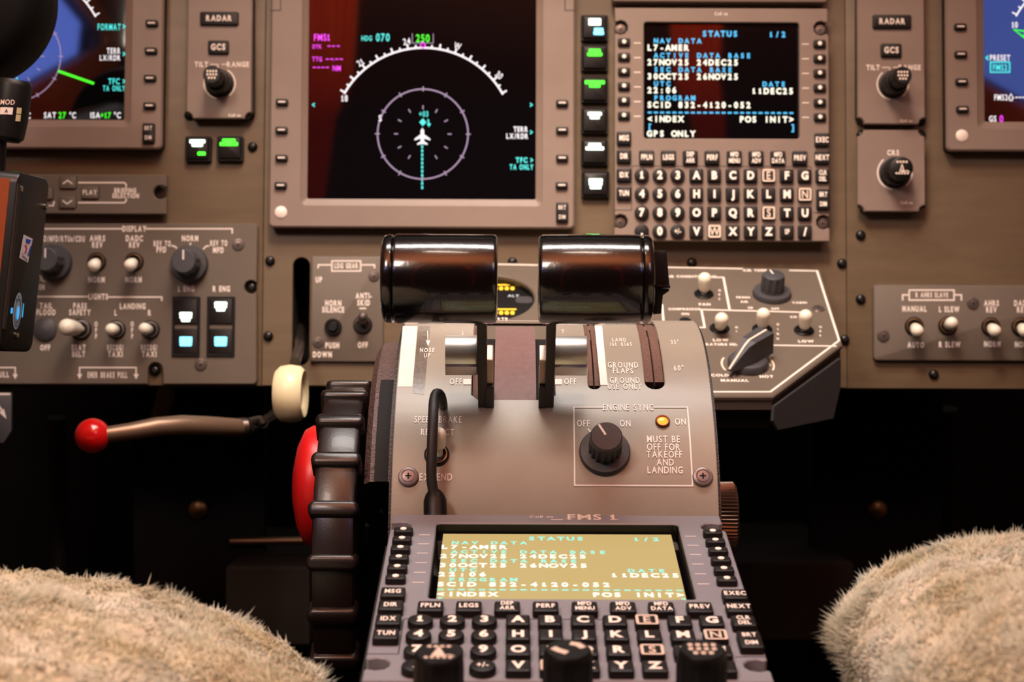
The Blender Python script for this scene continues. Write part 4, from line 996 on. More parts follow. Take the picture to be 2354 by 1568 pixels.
def AP(pts):     # long quad that follows the curve
    (u0, v0), (u1, v1), (u2, v2), (u3, v3) = pts; n = 14; vs = []
    for i in range(n+1):
        t = i/n; vs += [(*A.px(u0 + (u3-u0)*t, v0 + (v3-v0)*t), z), (*A.px(u1 + (u2-u1)*t, v1 + (v2-v1)*t), z)]
    b.add(vs, [(2*i+2, 2*i+3, 2*i+1, 2*i) for i in range(n)])
AP([(1367, 750), (1384, 750), (1397, 886), (1380, 886)])
b.mapv(amap); part('cover_marking', b, [mat('pedestal_lettering', (244, 236, 228), .55)], cov, smooth=0)
b = MB(); z = .0001
AP([(926, 750), (960, 750), (948, 889), (914, 889)]); b.mapv(amap); part('white_tape', b, [M_tape], cov, smooth=0, label='strip of white tape')
b = MB(); AP([(961, 750), (989, 750), (975, 908), (948, 904)]); b.mapv(amap); part('worn_tape', b, [M_ctape], cov, smooth=0, label='frayed dull tape')
# hardware on the cover
def arc_at(u, v, h_=0): x, a_ = A.px(u, v, h_); return x, a_
def hw(mb, u, v): x, a_ = A.px(u, v); return mb.xf(A.frame(x, a_))
for u, v in ((939, 1097), (1615, 1097)):
    r = .0047; x, a_ = A.px(u, v)
    b = MB().lathe([(r, 0), (r, .0008), (r*.9, .0016), (r*.68, .0019), (r*.64, .0014), (r*.6, .0014), (r*.56, .0019), (r*.2, .0021), (0, .0021)], 30)
    b.mi = 1
    for an in (0, PI/2): b.join(MB().prism(rrect(0, 0, r*.16, r*.6, r*.06, 2), .0015, .00215), Matrix.Rotation(an, 4, 'Z'), 1)
    b.xf(A.frame(x, a_)); part('screw', b, [mat('pedestal_screw', (136, 124, 124), .4, metal=.5), M_void], cov)
x, a_ = A.px(1390, 1040); Mf = A.frame(x, a_)
r0, r1 = .0118, .0075
b = MB().lathe([(r0, 0), (r0, .0012), (r0*.95, .0026), (r1, .0030)], 48).xf(Mf); kn = part('rotary_knob', b, [M_knob], pd, label='engine sync knob set to OFF')
b = MB().lathe([(r1*1.02, .0026), (r1*1.0, .0135), (r1*.985, .0142), (r1*.97, .0165), (r1*.9, .0172), (0, .0172)], 96, 16, .13, (0, 1)).xf(Mf); part('knob_body', b, [M_knob], kn, smooth=30)
b = MB().stroke([(-.0004, .0006), (-.0034, .0058)], .0010, .0173).xf(Mf); part('pointer_line', b, [M_leg], kn, smooth=0)
x, a_ = A.px(1523, 970); Mf = A.frame(x, a_)
b = MB().lathe([(.0034, 0), (.0034, .001), (.0030, .0014), (.0026, .0014), (.0026, .0002)], 30).xf(Mf); il = part('indicator_light', b, [mat('copper_ring', (110, 50, 30), .3, metal=.6)], pd)
b = MB().lathe([(.0026, .0003), (.0024, .0008), (.0012, .0012), (0, .0013)], 24).xf(Mf); part('amber_lens', b, [M_amber], il)
# speed brake toggle
x, a_ = A.px(1004, 1046); Mf = A.frame(x, a_)
b = MB().lathe([(.0058, 0), (.0058, .0006), (.0050, .0010), (.0046, .0004), (0, .0003)], 32).xf(Mf); tg = part('toggle_switch', b, [M_blk], pd)
b = MB().lathe([(.0049, .0004), (.0049, .0016), (.0043, .0018), (.0041, .0006)], 32, caps=False).xf(Mf); part('bushing', b, [M_brass], tg)
b = MB().lathe([(.0016, 0), (.0018, .004), (.0030, .005), (.0032, .009), (.0033, .0115), (.0027, .0135), (.0016, .0145), (0, .0149)], 20).xf(Mf @ Matrix.Translation((.0012, 0, 0)) @ Matrix.Rotation(math.radians(-30), 4, 'X')); part('bat', b, [M_white], tg)

# textured fairing on the left side of the pedestal
def arcfair(r, x0, x1, a0, a1, name, m, smooth=30):
    pts = [(-(A.yc - r*math.sin(t)), .8 - (A.zc - r*math.cos(t))) for t in np.linspace(a0, a1, 40)]
    c_ = (-A.yc, .8 - A.zc); n = len(pts); b = MB()
    b.add([(x0 + .003, *p) for p in pts] + [(x0, c_[0] + (p[0]-c_[0])*.97, c_[1] + (p[1]-c_[1])*.97) for p in pts][:0] + [(x1, *p) for p in pts] + [(x0, c_[0] + (p[0]-c_[0])*.965, c_[1] + (p[1]-c_[1])*.965) for p in pts],
          [(i, n+i, n+i+1, i+1) for i in range(n-1)] + [(2*n+i, i, i+1, 2*n+i+1) for i in range(n-1)] + [tuple(range(3*n-1, 2*n-1, -1))])
    return part(name, b, [m], pd, smooth=smooth)
arcfair(A.R - .012, -.0885, -.0745, .42, 1.9, 'side_fairing', M_leather)
b = MB(); n = 12
for t in np.linspace(.42, .98, n):
    for x in (-.0772, -.0835): r = A.R - .0115; b.v.append((x, -(A.yc - r*math.sin(t)), .8 - (A.zc - r*math.cos(t))))
b.f = [(2*i, 2*i+1, 2*i+3, 2*i+2) for i in range(n-1)]; b.m = [0]*len(b.f); part('fairing_slot', b, [M_void], pd, smooth=0)
# deck carrying the lower keypad unit, running back under the camera
def cw(x, y, z_): return CDL.M @ Vector((x, y, z_))
prof = [cw(0, .0795, -.0155), cw(0, -.30, -.0155), Vector((0, cw(0, -.30, 0).y, .0)), Vector((0, cw(0, .16, 0).y, .0)), cw(0, .0795, -.05)]
n = len(prof); b = MB(); X0, X1 = -.055 - .0005, .0945 + .0005
vs = [to_ped(Vector((X0, p.y, p.z))) for p in prof] + [to_ped(Vector((X1, p.y, p.z))) for p in prof]
b.add(vs, [tuple(range(n)), tuple(range(2*n-1, n-1, -1))] + [(i, n+i, n+(i+1) % n, (i+1) % n) for i in range(n)]); part('lower_deck', b, [M_edge], pd, smooth=0)
# knurled friction knob on the right side
b = MB().lathe([(.0168, 0), (.0172, .001), (.0172, .0085), (.0160, .0095), (.010, .0098), (0, .0098)], 120, 60, .05, (1, 2))
fc = to_ped(c0(.0965, .0835, .800)); b.xf(Matrix.Translation(fc) @ Matrix.Rotation(PI/2, 4, 'Y')); part('friction_knob', b, [mat('knurled_bronze', (96, 76, 62), .35, metal=.6)], pd, smooth=25, label='knurled friction wheel on the right flank')
fc = Vector(to_ped(c0(.0935, .0835, .800))); b = MB().lathe([(.012, 0), (.012, .0045)], 30).xf(Matrix.Translation(fc) @ Matrix.Rotation(PI/2, 4, 'Y')); part('friction_knob_hub', b, [M_blk], pd)

# ---- thrust levers
def C2P(x, yd, z): return Vector((x - .0198, -yd, .8 - z))
def lever(label, sgn, uk0, uk1, uarm0, uarm1, us0, us1, ub0, ub1):
    """sgn -1 = left lever. u* are picture columns measured at each part's own depth"""
    zk, yk = .741, -.0272; X = lambda u, z_: (u - W/2)/F*z_
    zs, ys = .795, .026; dirv = Vector((0, .69, .72))      # PED coordinates: up and towards the camera
    base = C2P(X((uarm0+uarm1)/2, .79), ys + .02, zs + .02)
    t = thing('thrust_lever', label, 'lever', PED, tuple(base), 'pair of thrust levers on the pedestal')
    # arm
    xa0, xa1 = X(uarm0, .77) - .0198, X(uarm1, .77) - .0198
    rt = C2P(0, ys, zs); s_ = dirv.normalized(); perp = Vector((0, s_.z, -s_.y))
    def bar(x0, x1, a0, a1, w_, name, m, rnd=.0):
        b = MB(); c_ = rt
        o = rrect((a0+a1)/2, 0, a1-a0, w_, min(w_, a1-a0)*.49 if rnd else .0012, 5)
        b.prism(o, min(x0, x1), max(x0, x1), .0007)
        b.mapv(lambda p, q, r_: (r_, *( (c_ + s_*p + perp*q).yz)))
        if s_.y*perp.z - s_.z*perp.y < 0: b.f = [f[::-1] for f in b.f]
        return part(name, b, [m], t, smooth=30)
    bar(xa0, xa1, -.03, .070, .014, 'lever_arm', M_arm)
    xb0, xb1 = X(ub0, .785) - .0198, X(ub1, .785) - .0198
    bar(xb0, xb1, -.03, .014, .015, 'inner_arm', M_arm)
    bar(xb0 + .0002, xb1 - .0002, .0142, .030, .011, 'latch_block', mat('latch_aluminium', (205, 178, 160), .4, metal=.5), 0)
    # polished finger latch
    zc_, yc_ = .7795, .0062; r = .0088
    xs0, xs1 = X(us0, zc_) - .0198, X(us1, zc_) - .0198
    o = []
    for q in np.linspace(35, 325, 30): o.append((r*math.cos(math.radians(q)), r*math.sin(math.radians(q))))
    # profile: round front and top, straight lower lip
    o = [(r*math.cos(math.radians(q)), r*math.sin(math.radians(q))) for q in np.linspace(-200, 20, 28)]
    o = [(math.cos(math.radians(q))*r, math.sin(math.radians(q))*r) for q in np.linspace(-30, 160, 26)] + [(-r*.9, -.0096), (r*.35, -.0096), (r*.93, -.0058)]
    b = MB().prism(o, min(xs0, xs1), max(xs0, xs1), .0009); cc = C2P(0, yc_, zc_)
    b.mapv(lambda p, q, r_: (r_, cc.y + q, cc.z + p)); b.f = [f[::-1] for f in b.f] if 0 else b.f
    part('finger_latch', b, [M_chrome], t, smooth=35, label='polished silver finger latch')
    # grip: barrel lying across
    x0, x1 = X(uk0, zk) - .0198, X(uk1, zk) - .0198; Lg = x1 - x0; R_ = .0198; g = .0052
    def prf(a_, b_): return a_
    body = [(R_*.90, 0), (R_*.97, .0007), (R_, .002), (R_, Lg - g - .0016), (R_*.985, Lg - g - .0006), (R_*.95, Lg - g)]
    capp = [(R_*.93, Lg - g), (R_*.985, Lg - g + .0008), (R_*.99, Lg - .0026), (R_*.95, Lg - .0010), (R_*.86, Lg - .0001), (R_*.5, Lg + .0004), (0, Lg + .0005)]
    cc = C2P(0, yk, zk)
    for nm, pr_ in (('grip', body), ('grip_end_cap', capp)):
        b = MB().lathe(pr_, 72)
        if sgn > 0: b.xf(Matrix.Translation((x0, cc.y, cc.z)) @ Matrix.Rotation(PI/2, 4, 'Y'))
        else: b.xf(Matrix.Translation((x1, cc.y, cc.z)) @ Matrix.Rotation(-PI/2, 4, 'Y'))
        g_ = part(nm, b, [M_lever], t, smooth=30)
    return t, cc, x1
lever('left thrust lever with a glossy black barrel grip', -1, 879, 1143, 1098, 1120, 1025, 1099, 1117, 1136)
tl, cc, x1 = lever('right thrust lever with a glossy black barrel grip and side switch', 1, 1237, 1499, 1255, 1276, 1275, 1350, 1239, 1257)
zk = .741; X = lambda u, z_: (u - W/2)/F*z_ - .0198; Yv = lambda v, z_: -(v - H/2)/F*z_
b = MB(); pts = [(X(1497, zk), Yv(575, zk)), (X(1526, zk), Yv(575, zk)), (X(1530, zk), Yv(582, zk)), (X(1537, zk), Yv(655, zk)), (X(1536, zk), Yv(668, zk)), (X(1522, zk), Yv(678, zk)), (X(1518, zk), Yv(720, zk)), (X(1497, zk), Yv(722, zk))]
b.prism(pts[::-1], cc.z - .007, cc.z + .004, .0008); sb = part('switch_housing', b, [M_blk], tl)
b = MB().box(X(1499, zk), X(1537, zk), Yv(663, zk), Yv(655, zk), cc.z + .003, cc.z + .0075, .0006); part('switch_paddle', b, [M_lever], sb)

# ---- trim wheel
tw_c = c0(-.0811, .1045, .846)
TW = Fr(tw_c, FW.cross(Vector((1, 0, 0))) if 0 else -DN, FW) # wheel frame: local x up, local y away, local z = ...
TWf = TW
tw = thing('pitch_trim_wheel', 'large black ribbed pitch trim wheel standing left of the pedestal', 'trim wheel', TWf, (0, 0, 0))
R_, hwid = .0835, .0102
b = MB(); b.lathe([(.055, -hwid*.8), (R_*.93, -hwid*.96), (R_*.965, -hwid*.90), (R_*.978, -hwid*.70), (R_*.978, hwid*.70), (R_*.965, hwid*.90), (R_*.93, hwid*.96), (.055, hwid*.8)], 96)
part('rim', b, [M_wheel], tw)
b = MB().lathe([(.012, -.010), (.014, -.006), (.055, -.004), (.056, .004), (.014, .006), (.012, .010)], 60); part('web', b, [M_blk], tw)
N = 21
ribm = None
b = MB(); rb = .0041
# rib: rounded bar across the rim, ends wrapping down the sides
b.prism(rrect(0, 0, .0076, .0232, .0032, 4), R_*.86, R_*1.012, .0020)
b.xf(Matrix(((0, 0, 1, 0), (1, 0, 0, 0), (0, 1, 0, 0), (0, 0, 0, 1))))
rib_me = b.build('rib', [M_wheel], 70)
for i in range(N):
    th = 2*PI*(i + .90)/N
    o = part('rib', rib_me, None, tw, at=(0, 0, 0)); o.rotation_euler = (0, 0, th)

# ---- red disc knob behind the wheel
rc = c0(-.1050, .0775, .895)
RD = Fr(rc, -DN, FW)
b = MB().lathe([(.030, -.010), (.0318, -.006), (.0322, 0), (.0300, .004), (.0225, .0075), (.012, .0098), (0, .0102)][::1], 64)
t = thing('red_knob', 'large flat red knob seen edge-on beside the trim wheel', 'knob', RD, (0, 0, 0)); 
M3 = Matrix.Rotation(PI, 4, 'X'); ndir = RD.n.dot(RT)
if ndir > 0: b.xf(M3)
part('knob_disc', b, [M_redk], t)
b = MB().lathe([(.006, -.03), (.006, .0)], 20); 
if ndir > 0: b.xf(M3)
part('spindle', b, [M_dkmet], t)

# ---- parking brake handle with red ball
Z_ = 1.05
def pz(u, v, z): a, b_ = (u - W/2)/F, (v - H/2)/F; return CO + (RT*(a + ROLL*b_) + DN*(b_ - ROLL*a) + FW)*z
t = thing('emergency_brake_lever', 'bent grey lever with a shiny red ball, hanging under the left switch panel', 'lever', WLD, tuple(pz(600, 975, 1.12)))
rb_ = 40.5/F*1.05; c_ = pz(213, 1002, 1.05)
b = MB().lathe([(rb_*math.sin(q), -rb_*math.cos(q)) for q in np.linspace(.001, PI - .001, 24)], 40); b.xf(Matrix.Translation(c_)); part('ball_knob', b, [M_red], t, label='shiny red ball')
b = MB().tube([pz(240, 1000, 1.05), pz(300, 992, 1.055), pz(360, 981, 1.06), pz(420, 977, 1.07), pz(480, 979, 1.08), pz(555, 983, 1.10)], [.0050, .0055, .0060, .0064, .0062, .0058], 14, 1); part('rod', b, [mat('grey_rod', (140, 116, 96), .4, metal=.6)], t)
b = MB().tube([pz(552, 983, 1.10), pz(562, 982, 1.10), pz(575, 980, 1.105)], [.0062, .0064, .005], 12); b.tube([pz(570, 972, 1.10), pz(598, 966, 1.11)], .0032, 10); b.tube([pz(575, 985, 1.10), pz(600, 981, 1.115)], .0028, 10); b.tube([pz(597, 960, 1.105), pz(604, 974, 1.105)], .003, 8)
part('clevis', b, [M_dkmet], t)
b = MB().tube([pz(604, 972, 1.105), pz(625, 960, 1.14), pz(650, 930, 1.20)], .004, 8); part('linkage', b, [M_dark2], t)

# ---- cable loop over the speed brake switch
ct = thing('black_cable', 'black rubber cable looping over the SPEED BRAKE switch on the pedestal', 'cable', PED, tuple(C2P(-.03, .06, .77)))
def ah(u, v, h_): x, a_ = A.px(u, v, h_); return Vector(A.map(x, a_, h_))
P_ = [ah(1019, 936, -.002), ah(1018, 926, .006), ah(1013, 908, .0115), ah(1004, 904, .0135), ah(999, 915, .0138), ah(996, 950, .0150), ah(994, 1000, .0155), ah(992, 1060, .0130), ah(992, 1100, .0105), ah(996, 1130, .0085), ah(999, 1150, .0085)]
def cat(P_, n=5):
    o = []
    for i in range(len(P_)-1):
        a0, a1, a2, a3 = P_[max(i-1, 0)], P_[i], P_[i+1], P_[min(i+2, len(P_)-1)]
        for j in range(n):
            t_ = j/n; o.append(.5*((2*a1) + (a2-a0)*t_ + (2*a0-5*a1+4*a2-a3)*t_**2 + (3*a1-a0-3*a2+a3)*t_**3))
    return o + [P_[-1]]
pts = cat(P_); rr = [.0021 + .0004*min(1, max(0, (i-10)/14)) if i < 24 else .0024 for i in range(len(pts))]
b = MB().tube(pts, rr, 14); part('cord', b, [M_rub], ct, smooth=50)
e0, e1, e2 = ah(998, 1128, .0085), ah(1000, 1150, .0088), ah(1001, 1190, .010)
b = MB().tube([e0, e0.lerp(e1, .4), e1, e1.lerp(e2, .5), e2], [.0028, .0042, .0052, .0053, .0053], 4 if 0 else 16, .8); part('plug', b, [M_blk], ct, smooth=30)

# ================================================================== radio unit at the near end with three knobs
ra = thing('radio_panel', 'black-edged control head with three tall black knobs at the near end of the pedestal', 'control panel', CDL, (0, -.13, -.004))
b = MB().prism(rrect(0, -.1255, .146, .085, .002, 3), -.0148, -.004, .0006); part('faceplate', b, [M_cdu2], ra)
for nm, u, v, st, hh in (('a', 1008, 1500, 'needle', .030), ('b', 1306, 1492, 'bars', .031), ('c', 1615, 1492, 'push', .031)):
    x, y = CDL.px(u, v, hh - .004); r = .0083; at = (x, y, -.004)
    b = MB().lathe([(r*1.25, 0), (r*1.22, hh*.5), (r*1.1, hh*.52), (r*.95, hh*.53)], 60, 18, .06, (0, 1)); kk = part('dual_knob', b, [M_knobblk], ra, at=at)
    b = MB().lathe([(r*1.02, hh*.5), (r*1.02, hh*.86), (r*.95, hh*.97), (r*.86, hh), (0, hh)], 60, 16, .05, (0, 1)); part('inner_knob', b, [M_knobblk], kk, at=at)
    cm = capmarks(r*.85, hh + .0001, st)
    if st == 'bars': cm = MB().stroke([(-r*.6, r*.1), (-r*.35, -r*.15), (-r*.05, -r*.35)], r*.3, hh + .0001).stroke([(r*.1, r*.5), (r*.4, r*.4), (r*.6, r*.1)], r*.28, hh + .0001)
    if st == 'needle': cm.poly([(-r*.3, -r*.35), (r*.3, -r*.35), (0, r*.5)], hh + .0002)
    part('cap_legend', cm, [M_pale], kk, at=at, smooth=0)

# ================================================================== things on the far left: clip lamp, yoke hub, boxed unit
yk = thing('control_yoke', 'large black rounded control yoke head at the upper left corner', 'control yoke', WLD, tuple(pz(-90, -10, .92)))
r = 206/F*.92; c_ = pz(-98, -12, .92)
b = MB().lathe([(r*.5, -.05), (r*.8, -.045), (r*.96, -.03), (r, -.012), (r, .0), (r*.985, .008), (r*.93, .016), (r*.8, .021), (0, .023)], 96)
b.xf(Matrix.Translation(c_) @ Matrix(((1, 0, 0, 0), (0, 0, -1, 0), (0, 1, 0, 0), (0, 0, 0, 1)))); part('yoke_head', b, [mat('yoke_black', (5, 4, 4), .7, spec=.2)], yk)
b = MB().tube([c_ + Vector((0, .03, 0)), c_ + Vector((-.12, .2, -.10))], .022, 20); part('column', b, [M_blk], yk)
zz = .90
sw = thing('selector_collar', 'black cylindrical selector with a small white A label below the yoke head', 'selector', WLD, tuple(pz(20, 330, zz)))
cA, cB = pz(30, 185, zz), pz(12, 325, zz); Mo = orient(cB, cA); Lh = (cA-cB).length; rs = 44/F*zz*1.0
b = MB().lathe([(rs*.7, 0), (rs*.92, .002), (rs*.98, Lh*.22), (rs*1.0, Lh*.3), (rs*1.02, Lh*.36), (rs*1.02, Lh*.9), (rs*.98, Lh*.95), (rs*.86, Lh), (0, Lh)], 48).xf(Mo @ Matrix.Translation((-0.0, 0, 0))); part('barrel', b, [M_blk], sw)
b = MB(); vw = (CO - (cA+cB)/2).normalized()
def decal(mb, u, v, z_, push): return mb
Fd = Fr((cA+cB)/2, Vector((1, 0, 0)), (cA-cB).normalized()); Fd = Fr((cA+cB)/2 + Fd.n*(rs*1.035), Vector((1, 0, 0)), (cA-cB).normalized())
def cyl(x, y, z_): an = x/rs; return Vector((math.sin(an - .0)*rs*1.03, y, (math.cos(an - .0) - 1)*rs*1.03 + z_))
def label_mb(mb): 
    mb.v = [tuple(Fd.M @ cyl(*p)) for p in mb.v]; return mb
k9 = zz/F
def patch(mb, x0, x1, y0, y1, z_, n=8): return mb.add([(x0 + (x1-x0)*i/n, y, z_) for i in range(n+1) for y in (y0, y1)], [(2*i, 2*i+2, 2*i+3, 2*i+1) for i in range(n)])
b = patch(MB(), -6.5*k9, 21.5*k9, -14*k9, 2*k9, .0002); part('white_label', label_mb(b), [M_leg], sw, smooth=0)
b = MB().text('MOD', 8*k9, 14*k9, 11*k9, .8, z=.0003); b.text('A', 8*k9, -6*k9, 8*k9, .9, z=.0004, mi=1); part('legend', label_mb(b), [M_pale, M_blk], sw, smooth=0)
b = patch(MB(), 30*k9, 42*k9, -11*k9, 3*k9, .0003); patch(b, 30*k9, 42*k9, -28*k9, -13*k9, .0003); part('side_label', label_mb(b), [mat('cream_label', (200, 186, 140), .6)], sw, smooth=0)
b = MB().tube([pz(-4, 300, zz), pz(-8, 400, zz)], 20/F*zz, 16); part('stem', b, [M_blk], sw)

# boxed unit with stickers
zb_ = .88
bx = thing('yoke_mounted_unit', 'black boxed electronic unit with stickers on its side, at the left edge', 'electronic unit', WLD, tuple(pz(20, 800, zb_)))
pA, pB = pz(42, 395, .865), pz(0, 800, .865)          # near edge between screen face and side face
ey = (pA - pB).normalized(); pC = pz(110, 432, .90); ex_ = (pC - pA); ex_ = (ex_ - ey*ex_.dot(ey)); wS = ex_.length + .002; ex_.normalize()
SF = Fr(pB, ex_, ey); LS = (pA-pB).length
b = MB(); o = rrect(wS/2, LS/2 - .0008, wS, LS + .002, .006, 6); b.prism(o, -.075, 0, .0012); b.xf(SF.M); part('housing', b, [mat('unit_black', (16, 15, 15), .4)], bx)
# screen face frame at the left side
b = MB().box(-.0004, .0006, .010, LS - .004, -.070, -.004, .0002); b.xf(SF.M); part('side_rim', b, [mat('orange_trim', (150, 70, 28), .35)], bx)
b = MB().tube([SF.M @ Vector((.0012, .01, .0002)), SF.M @ Vector((.0012, LS - .006, .0002))], .0012, 10); part('edge_rail', b, [M_dkmet], bx)
for u, v in ((48, 434), (106, 475), (38, 772)):
    x, y = SF.px(u, v, 0); bb = MB().lathe([(.0017, 0), (.0017, .0006), (.001, .0009), (0, .0009)], 14); bb.xf(SF.M @ Matrix.Translation((x, y, 0))); part('screw', bb, [mat('bright_screw', (190, 180, 160), .25, metal=1)], bx)
st = MB(); q = lambda u, v: SF.px(u, v, 0)
st.poly([q(53, 539), q(74, 549), q(63, 604), q(43, 592)], .0003); st.xf(SF.M); ss = part('maker_sticker', st, [mat('sticker_white', (226, 222, 226), .5)], bx, smooth=0)
st = MB(); st.poly([q(58, 548), q(70, 552), q(66, 560), q(58, 558)], .0005, 0); st.poly([q(68, 566), q(71, 563), q(65, 588), q(61, 586)], .0005, 0); st.poly([q(54, 563), q(60, 563), q(58, 570)], .0005, 1); st.poly([q(60, 566), q(61, 570), q(58, 582), q(54, 582)], .0005, 1)
x, y = q(55, 591); st.text('Cessna', x, y, .0018, .8, z=.0005, mi=2, rot=-.35); st.xf(SF.M)
part('emblem', st, [mat('sticker_blue', (24, 84, 190), .5), mat('sticker_red', (200, 40, 60), .5), M_void], ss, smooth=0)
cxy = q(39, 715); st = MB(); st.poly(circ(*cxy, .0048, 40, ry=.0097), .0003); st.xf(SF.M); ss = part('round_sticker', st, [mat('sticker_grey', (160, 184, 204), .5)], bx, smooth=0)
st = MB(); st.stroke(circ(*cxy, .0030, 40, ry=.0062), .0004, .0005, closed=True, mi=0)
for i, ch in enumerate('HELP'): 
    a_ = 2.3 - i*.5; st.text(ch, cxy[0] + .0038*math.cos(a_), cxy[1] + .0078*math.sin(a_), .0016, .8, z=.0005, rot=a_-PI/2, mi=0)
for i in range(12): a_ = -2.6 + i*.19; st.stroke([(cxy[0] + .0036*math.cos(a_), cxy[1] + .0074*math.sin(a_)), (cxy[0] + .0042*math.cos(a_), cxy[1] + .0085*math.sin(a_))], .0004, .0005, mi=0)
st.xf(SF.M); part('sticker_print', st, [mat('sticker_ink', (30, 52, 74), .5)], ss, smooth=0)
st = MB(); st.poly(circ(cxy[0] + .0002, cxy[1] - .001, .0013, 16, ry=.0036), .0007); st.poly(rrect(cxy[0] + .0062, cxy[1] + .0005, .0010, .0075, .0004, 2), .0003); st.poly(rrect(cxy[0] - .0064, cxy[1], .0022, .003, .0004, 2), .0003); st.xf(SF.M)
part('blue_glow', st, [E('blue_glow_tint', (60, 170, 230), .9)], bx, smooth=0)  # blue glow on and beside the sticker, put in as emissive colour
b = MB().box(.006, .012, LS + .0002, LS + .0006, -.006, -.003, .0001); b.xf(SF.M); part('green_glint', b, [E('green_glint_tint', (20, 110, 40), .3)], bx)  # green glint along the top edge, put in as emissive colour
# small arrow placard at the extreme left below the panel
t = thing('placard', 'dark hanging tab with a white arrow at the left edge below the panel', 'placard', PAN, PAN.p3(0, 945, .03))
b = MB().prism([PAN.px(-60, 902, .03), PAN.px(26, 902, .03), PAN.px(26, 990, .03), PAN.px(8, 1018, .03), PAN.px(-60, 1020, .03)], .027, .03, .0004); part('tab', b, [M_knob], t)
b = MB().stroke([PAN.px(-14, 920, .03), PAN.px(6, 945, .03)], .0012, .0301); b.poly([PAN.px(-2, 948, .03), PAN.px(9, 940, .03), PAN.px(15, 963, .03)], .0301); b.stroke([PAN.px(-60, 906, .03), PAN.px(24, 906, .03)], .0012, .0301); part('arrow_marking', b, [M_leg], t, smooth=0)

# ================================================================== dim things under the panel
def boxw(name, label, cat_, u0, v0, u1, v1, z, dep, m, group=None):
    p0, p1 = pz(u0, v1, z), pz(u1, v0, z)
    t = thing(name, label, cat_, WLD, ((p0.x+p1.x)/2, p0.y, p0.z), group); b = MB().box(p0.x, p1.x, p0.y, p0.y + dep, p0.z, p1.z, .003); part('body', b, [m], t); return t
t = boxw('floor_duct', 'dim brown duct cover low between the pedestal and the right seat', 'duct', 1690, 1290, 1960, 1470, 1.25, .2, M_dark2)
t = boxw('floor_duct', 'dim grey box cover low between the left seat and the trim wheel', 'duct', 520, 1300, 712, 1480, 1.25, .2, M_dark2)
b = MB().tube([pz(530, 1245, 1.3), pz(720, 1242, 1.3)], .003, 10); solo('cross_tube', b, [mat('tube_metal', (120, 90, 70), .35, metal=.8)], 'thin metal tube crossing behind the red knob', 'tube')
b = MB().tube([pz(385, 880, 1.18), pz(378, 925, 1.19), pz(362, 972, 1.2)], [.006, .0065, .006], 10, .5); solo('hanging_strap', b, [mat('khaki_strap', (104, 88, 60), .7)], 'short khaki strap hanging behind the brake rod', 'strap')
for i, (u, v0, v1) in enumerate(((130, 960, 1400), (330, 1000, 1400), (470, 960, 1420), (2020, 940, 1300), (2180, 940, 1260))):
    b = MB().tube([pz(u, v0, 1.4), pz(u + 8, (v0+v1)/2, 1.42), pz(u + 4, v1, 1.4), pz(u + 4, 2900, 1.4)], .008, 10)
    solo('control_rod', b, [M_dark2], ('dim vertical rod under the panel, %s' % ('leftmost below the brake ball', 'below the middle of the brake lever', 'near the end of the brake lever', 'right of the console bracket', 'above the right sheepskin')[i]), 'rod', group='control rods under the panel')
for i, (u, v) in enumerate(((455, 1172), (2018, 1172))):
    c_ = pz(u, v, 1.3); t = thing('pedal_pivot', 'small brass pedal pivot gleaming under the %s side of the panel' % ('left', 'right')[i], 'pivot', WLD, tuple(c_), 'pedal pivots')
    b = MB().lathe([(.004, -.008), (.007, -.006), (.007, .0), (.004, .002), (0, .002)], 20); b.xf(Matrix.Translation(c_) @ Matrix.Rotation(PI/2, 4, 'X')); part('bolt', b, [M_brass], t)
    b = MB().box(c_.x - .05, c_.x + .05, c_.y + .004, c_.y + .02, c_.z - .12, c_.z + .12, .003); part('pedal_arm', b, [M_dark], t)

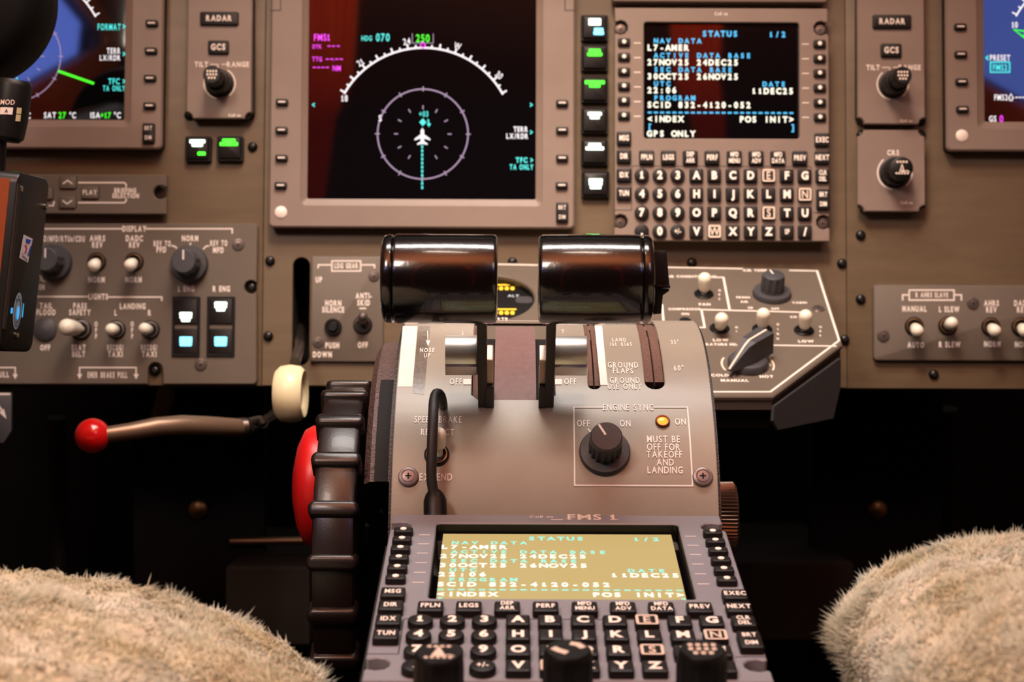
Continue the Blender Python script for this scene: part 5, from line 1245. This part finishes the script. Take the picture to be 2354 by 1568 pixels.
# ================================================================== sheepskin seats
def seat(name, label, cen, rad, box_, n_tuft, seed):
    """cen, rad in camera-levelled axes (x, down, depth); rad = (x-, x+, up, down, near, far)"""
    rng = np.random.default_rng(seed); t = thing(name, label, 'seat', WLD, tuple(c0(*cen)[:2]) + (0,))
    Rm = np.array([list(RT), list(-DN), list(FW)]); C_ = np.array(list(c0(*cen)))
    def surf(d):
        d = d/np.linalg.norm(d, axis=1)[:, None]; e = .82
        p = np.sign(d)*np.abs(d)**e
        r = np.stack([np.where(d[:, 0] < 0, rad[0], rad[1]), np.where(d[:, 1] > 0, rad[2], rad[3]), np.where(d[:, 2] < 0, rad[4], rad[5])], 1)
        q = d*r*(1 - .0)
        return q
    def lump(p):     # curly pile: how far the fleece stands out
        return np.array([.0030*noise.noise(Vector(q)*38) + .0022*noise.noise(Vector(q)*95) + .0013*noise.noise(Vector(q)*210) for q in p])[:, None]
    b = MB(); nu, nv = 200, 110; vs = []
    for j in range(nv+1):
        ph = PI*j/nv
        for i in range(nu): th = 2*PI*i/nu; vs.append((math.sin(ph)*math.cos(th), math.cos(ph), math.sin(ph)*math.sin(th)))
    D = np.array(vs); D[:, 0] += 1e-6; Q = surf(D); Q = (Q + D*lump(Q)) @ Rm + C_
    b.add([tuple(p) for p in Q], [(j*nu+i, j*nu+(i+1) % nu, (j+1)*nu+(i+1) % nu, (j+1)*nu+i) for j in range(nv) for i in range(nu)])
    cu = part('sheepskin_cushion', b, [mat('sheepskin_hide', (220, 216, 198), .95, nz=.3, nscale=26, c2=(198, 186, 150))], t)
    # wool tufts: curved tapered strands in clumps
    d = rng.normal(size=(n_tuft*3, 3)); nrm = d/np.linalg.norm(d, axis=1)[:, None]
    d = d[(nrm[:, 1] > -.35) & (nrm[:, 2] < .75)][:n_tuft]
    base = surf(d); base = base + (d/np.linalg.norm(d, axis=1)[:, None])*(lump(base) - .0006)
    nr = d/np.linalg.norm(d, axis=1)[:, None]; rr_ = np.array([(rad[0]+rad[1])/2, rad[2], rad[4]]); nr = nr/rr_; nr /= np.linalg.norm(nr, axis=1)[:, None]
    cl = np.array([list(noise.noise_vector(Vector(p)*42)) for p in base]); cl2 = np.array([list(noise.noise_vector(Vector(p)*130 + Vector((5, 1, 2)))) for p in base])
    dr = nr*.8 + cl*1.3 + cl2*1.2 + rng.normal(size=nr.shape)*.38; dr /= np.linalg.norm(dr, axis=1)[:, None]
    bend = cl*1.4 + rng.normal(size=nr.shape)*.5 + np.array([0, -.3, 0]); ln = (.0022 + .0022*rng.random(len(base)))[:, None]
    mid = base + (nr*.6 + dr*.4)*ln*.5; ln = ln*(1 + np.clip(np.array([noise.noise(Vector(p)*45) for p in base])*1.3, -.6, .9))[:, None]; tip = base + (dr + bend*.5)*ln
    sd1 = np.cross(dr, rng.normal(size=dr.shape)); sd1 /= np.linalg.norm(sd1, axis=1)[:, None]; sd2 = np.cross(dr, sd1); w0 = .00034
    V = []
    for cc_, w_ in ((base, w0), (mid, w0*.9)):
        for an in (0, 2.09, 4.19): V.append(cc_ + (sd1*math.cos(an) + sd2*math.sin(an))*w_)
    V.append(tip); V = np.stack(V, 1).reshape(-1, 3) @ Rm + C_
    nT = len(base); me = bpy.data.meshes.new('wool')
    fq = np.array([(0, 1, 4, 3), (1, 2, 5, 4), (2, 0, 3, 5)]); ft = np.array([(3, 4, 6), (4, 5, 6), (5, 3, 6)])
    off = (np.arange(nT)*7)[:, None, None]
    lq = (fq[None] + off).reshape(-1); lt = (ft[None] + off).reshape(-1)
    me.vertices.add(len(V)); me.vertices.foreach_set('co', (V - np.array(list(ORG[t.name]))).reshape(-1))
    me.loops.add(len(lq) + len(lt)); me.loops.foreach_set('vertex_index', np.concatenate([lq, lt]).astype(np.int32))
    me.polygons.add(nT*6); me.polygons.foreach_set('loop_start', np.concatenate([np.arange(nT*3)*4, nT*12 + np.arange(nT*3)*3]).astype(np.int32))
    me.update(); me.validate(); me.shade_smooth()
    me.materials.append(mat('cream_wool', (226, 226, 210), .9, nz=.3, nscale=26, c2=(204, 194, 158), spec=.2))
    o = bpy.data.objects.new('wool', me); COL.objects.link(o); o.parent = cu; o['kind'] = 'stuff'; ORG[o.name] = ORG[t.name]
    # dark seat base down to the floor
    x0, x1, y0, y1, zt = box_
    b = MB().box(x0, x1, y0, y1, .0, zt, .01); part('seat_base', b, [M_edge], t)
seat('pilot_seat', 'cream sheepskin-covered pilot seat in the lower left corner', (-.176, .157, .60), (.36, .120, .070, .10, .22, .10), (-.50, -.095, .40, .64, .50), 110000, 3)
seat('copilot_seat', 'cream sheepskin-covered copilot seat in the lower right corner', (.192, .112, .60), (.072, .36, .039, .12, .22, .10), (.145, .50, .40, .64, .52), 110000, 4)
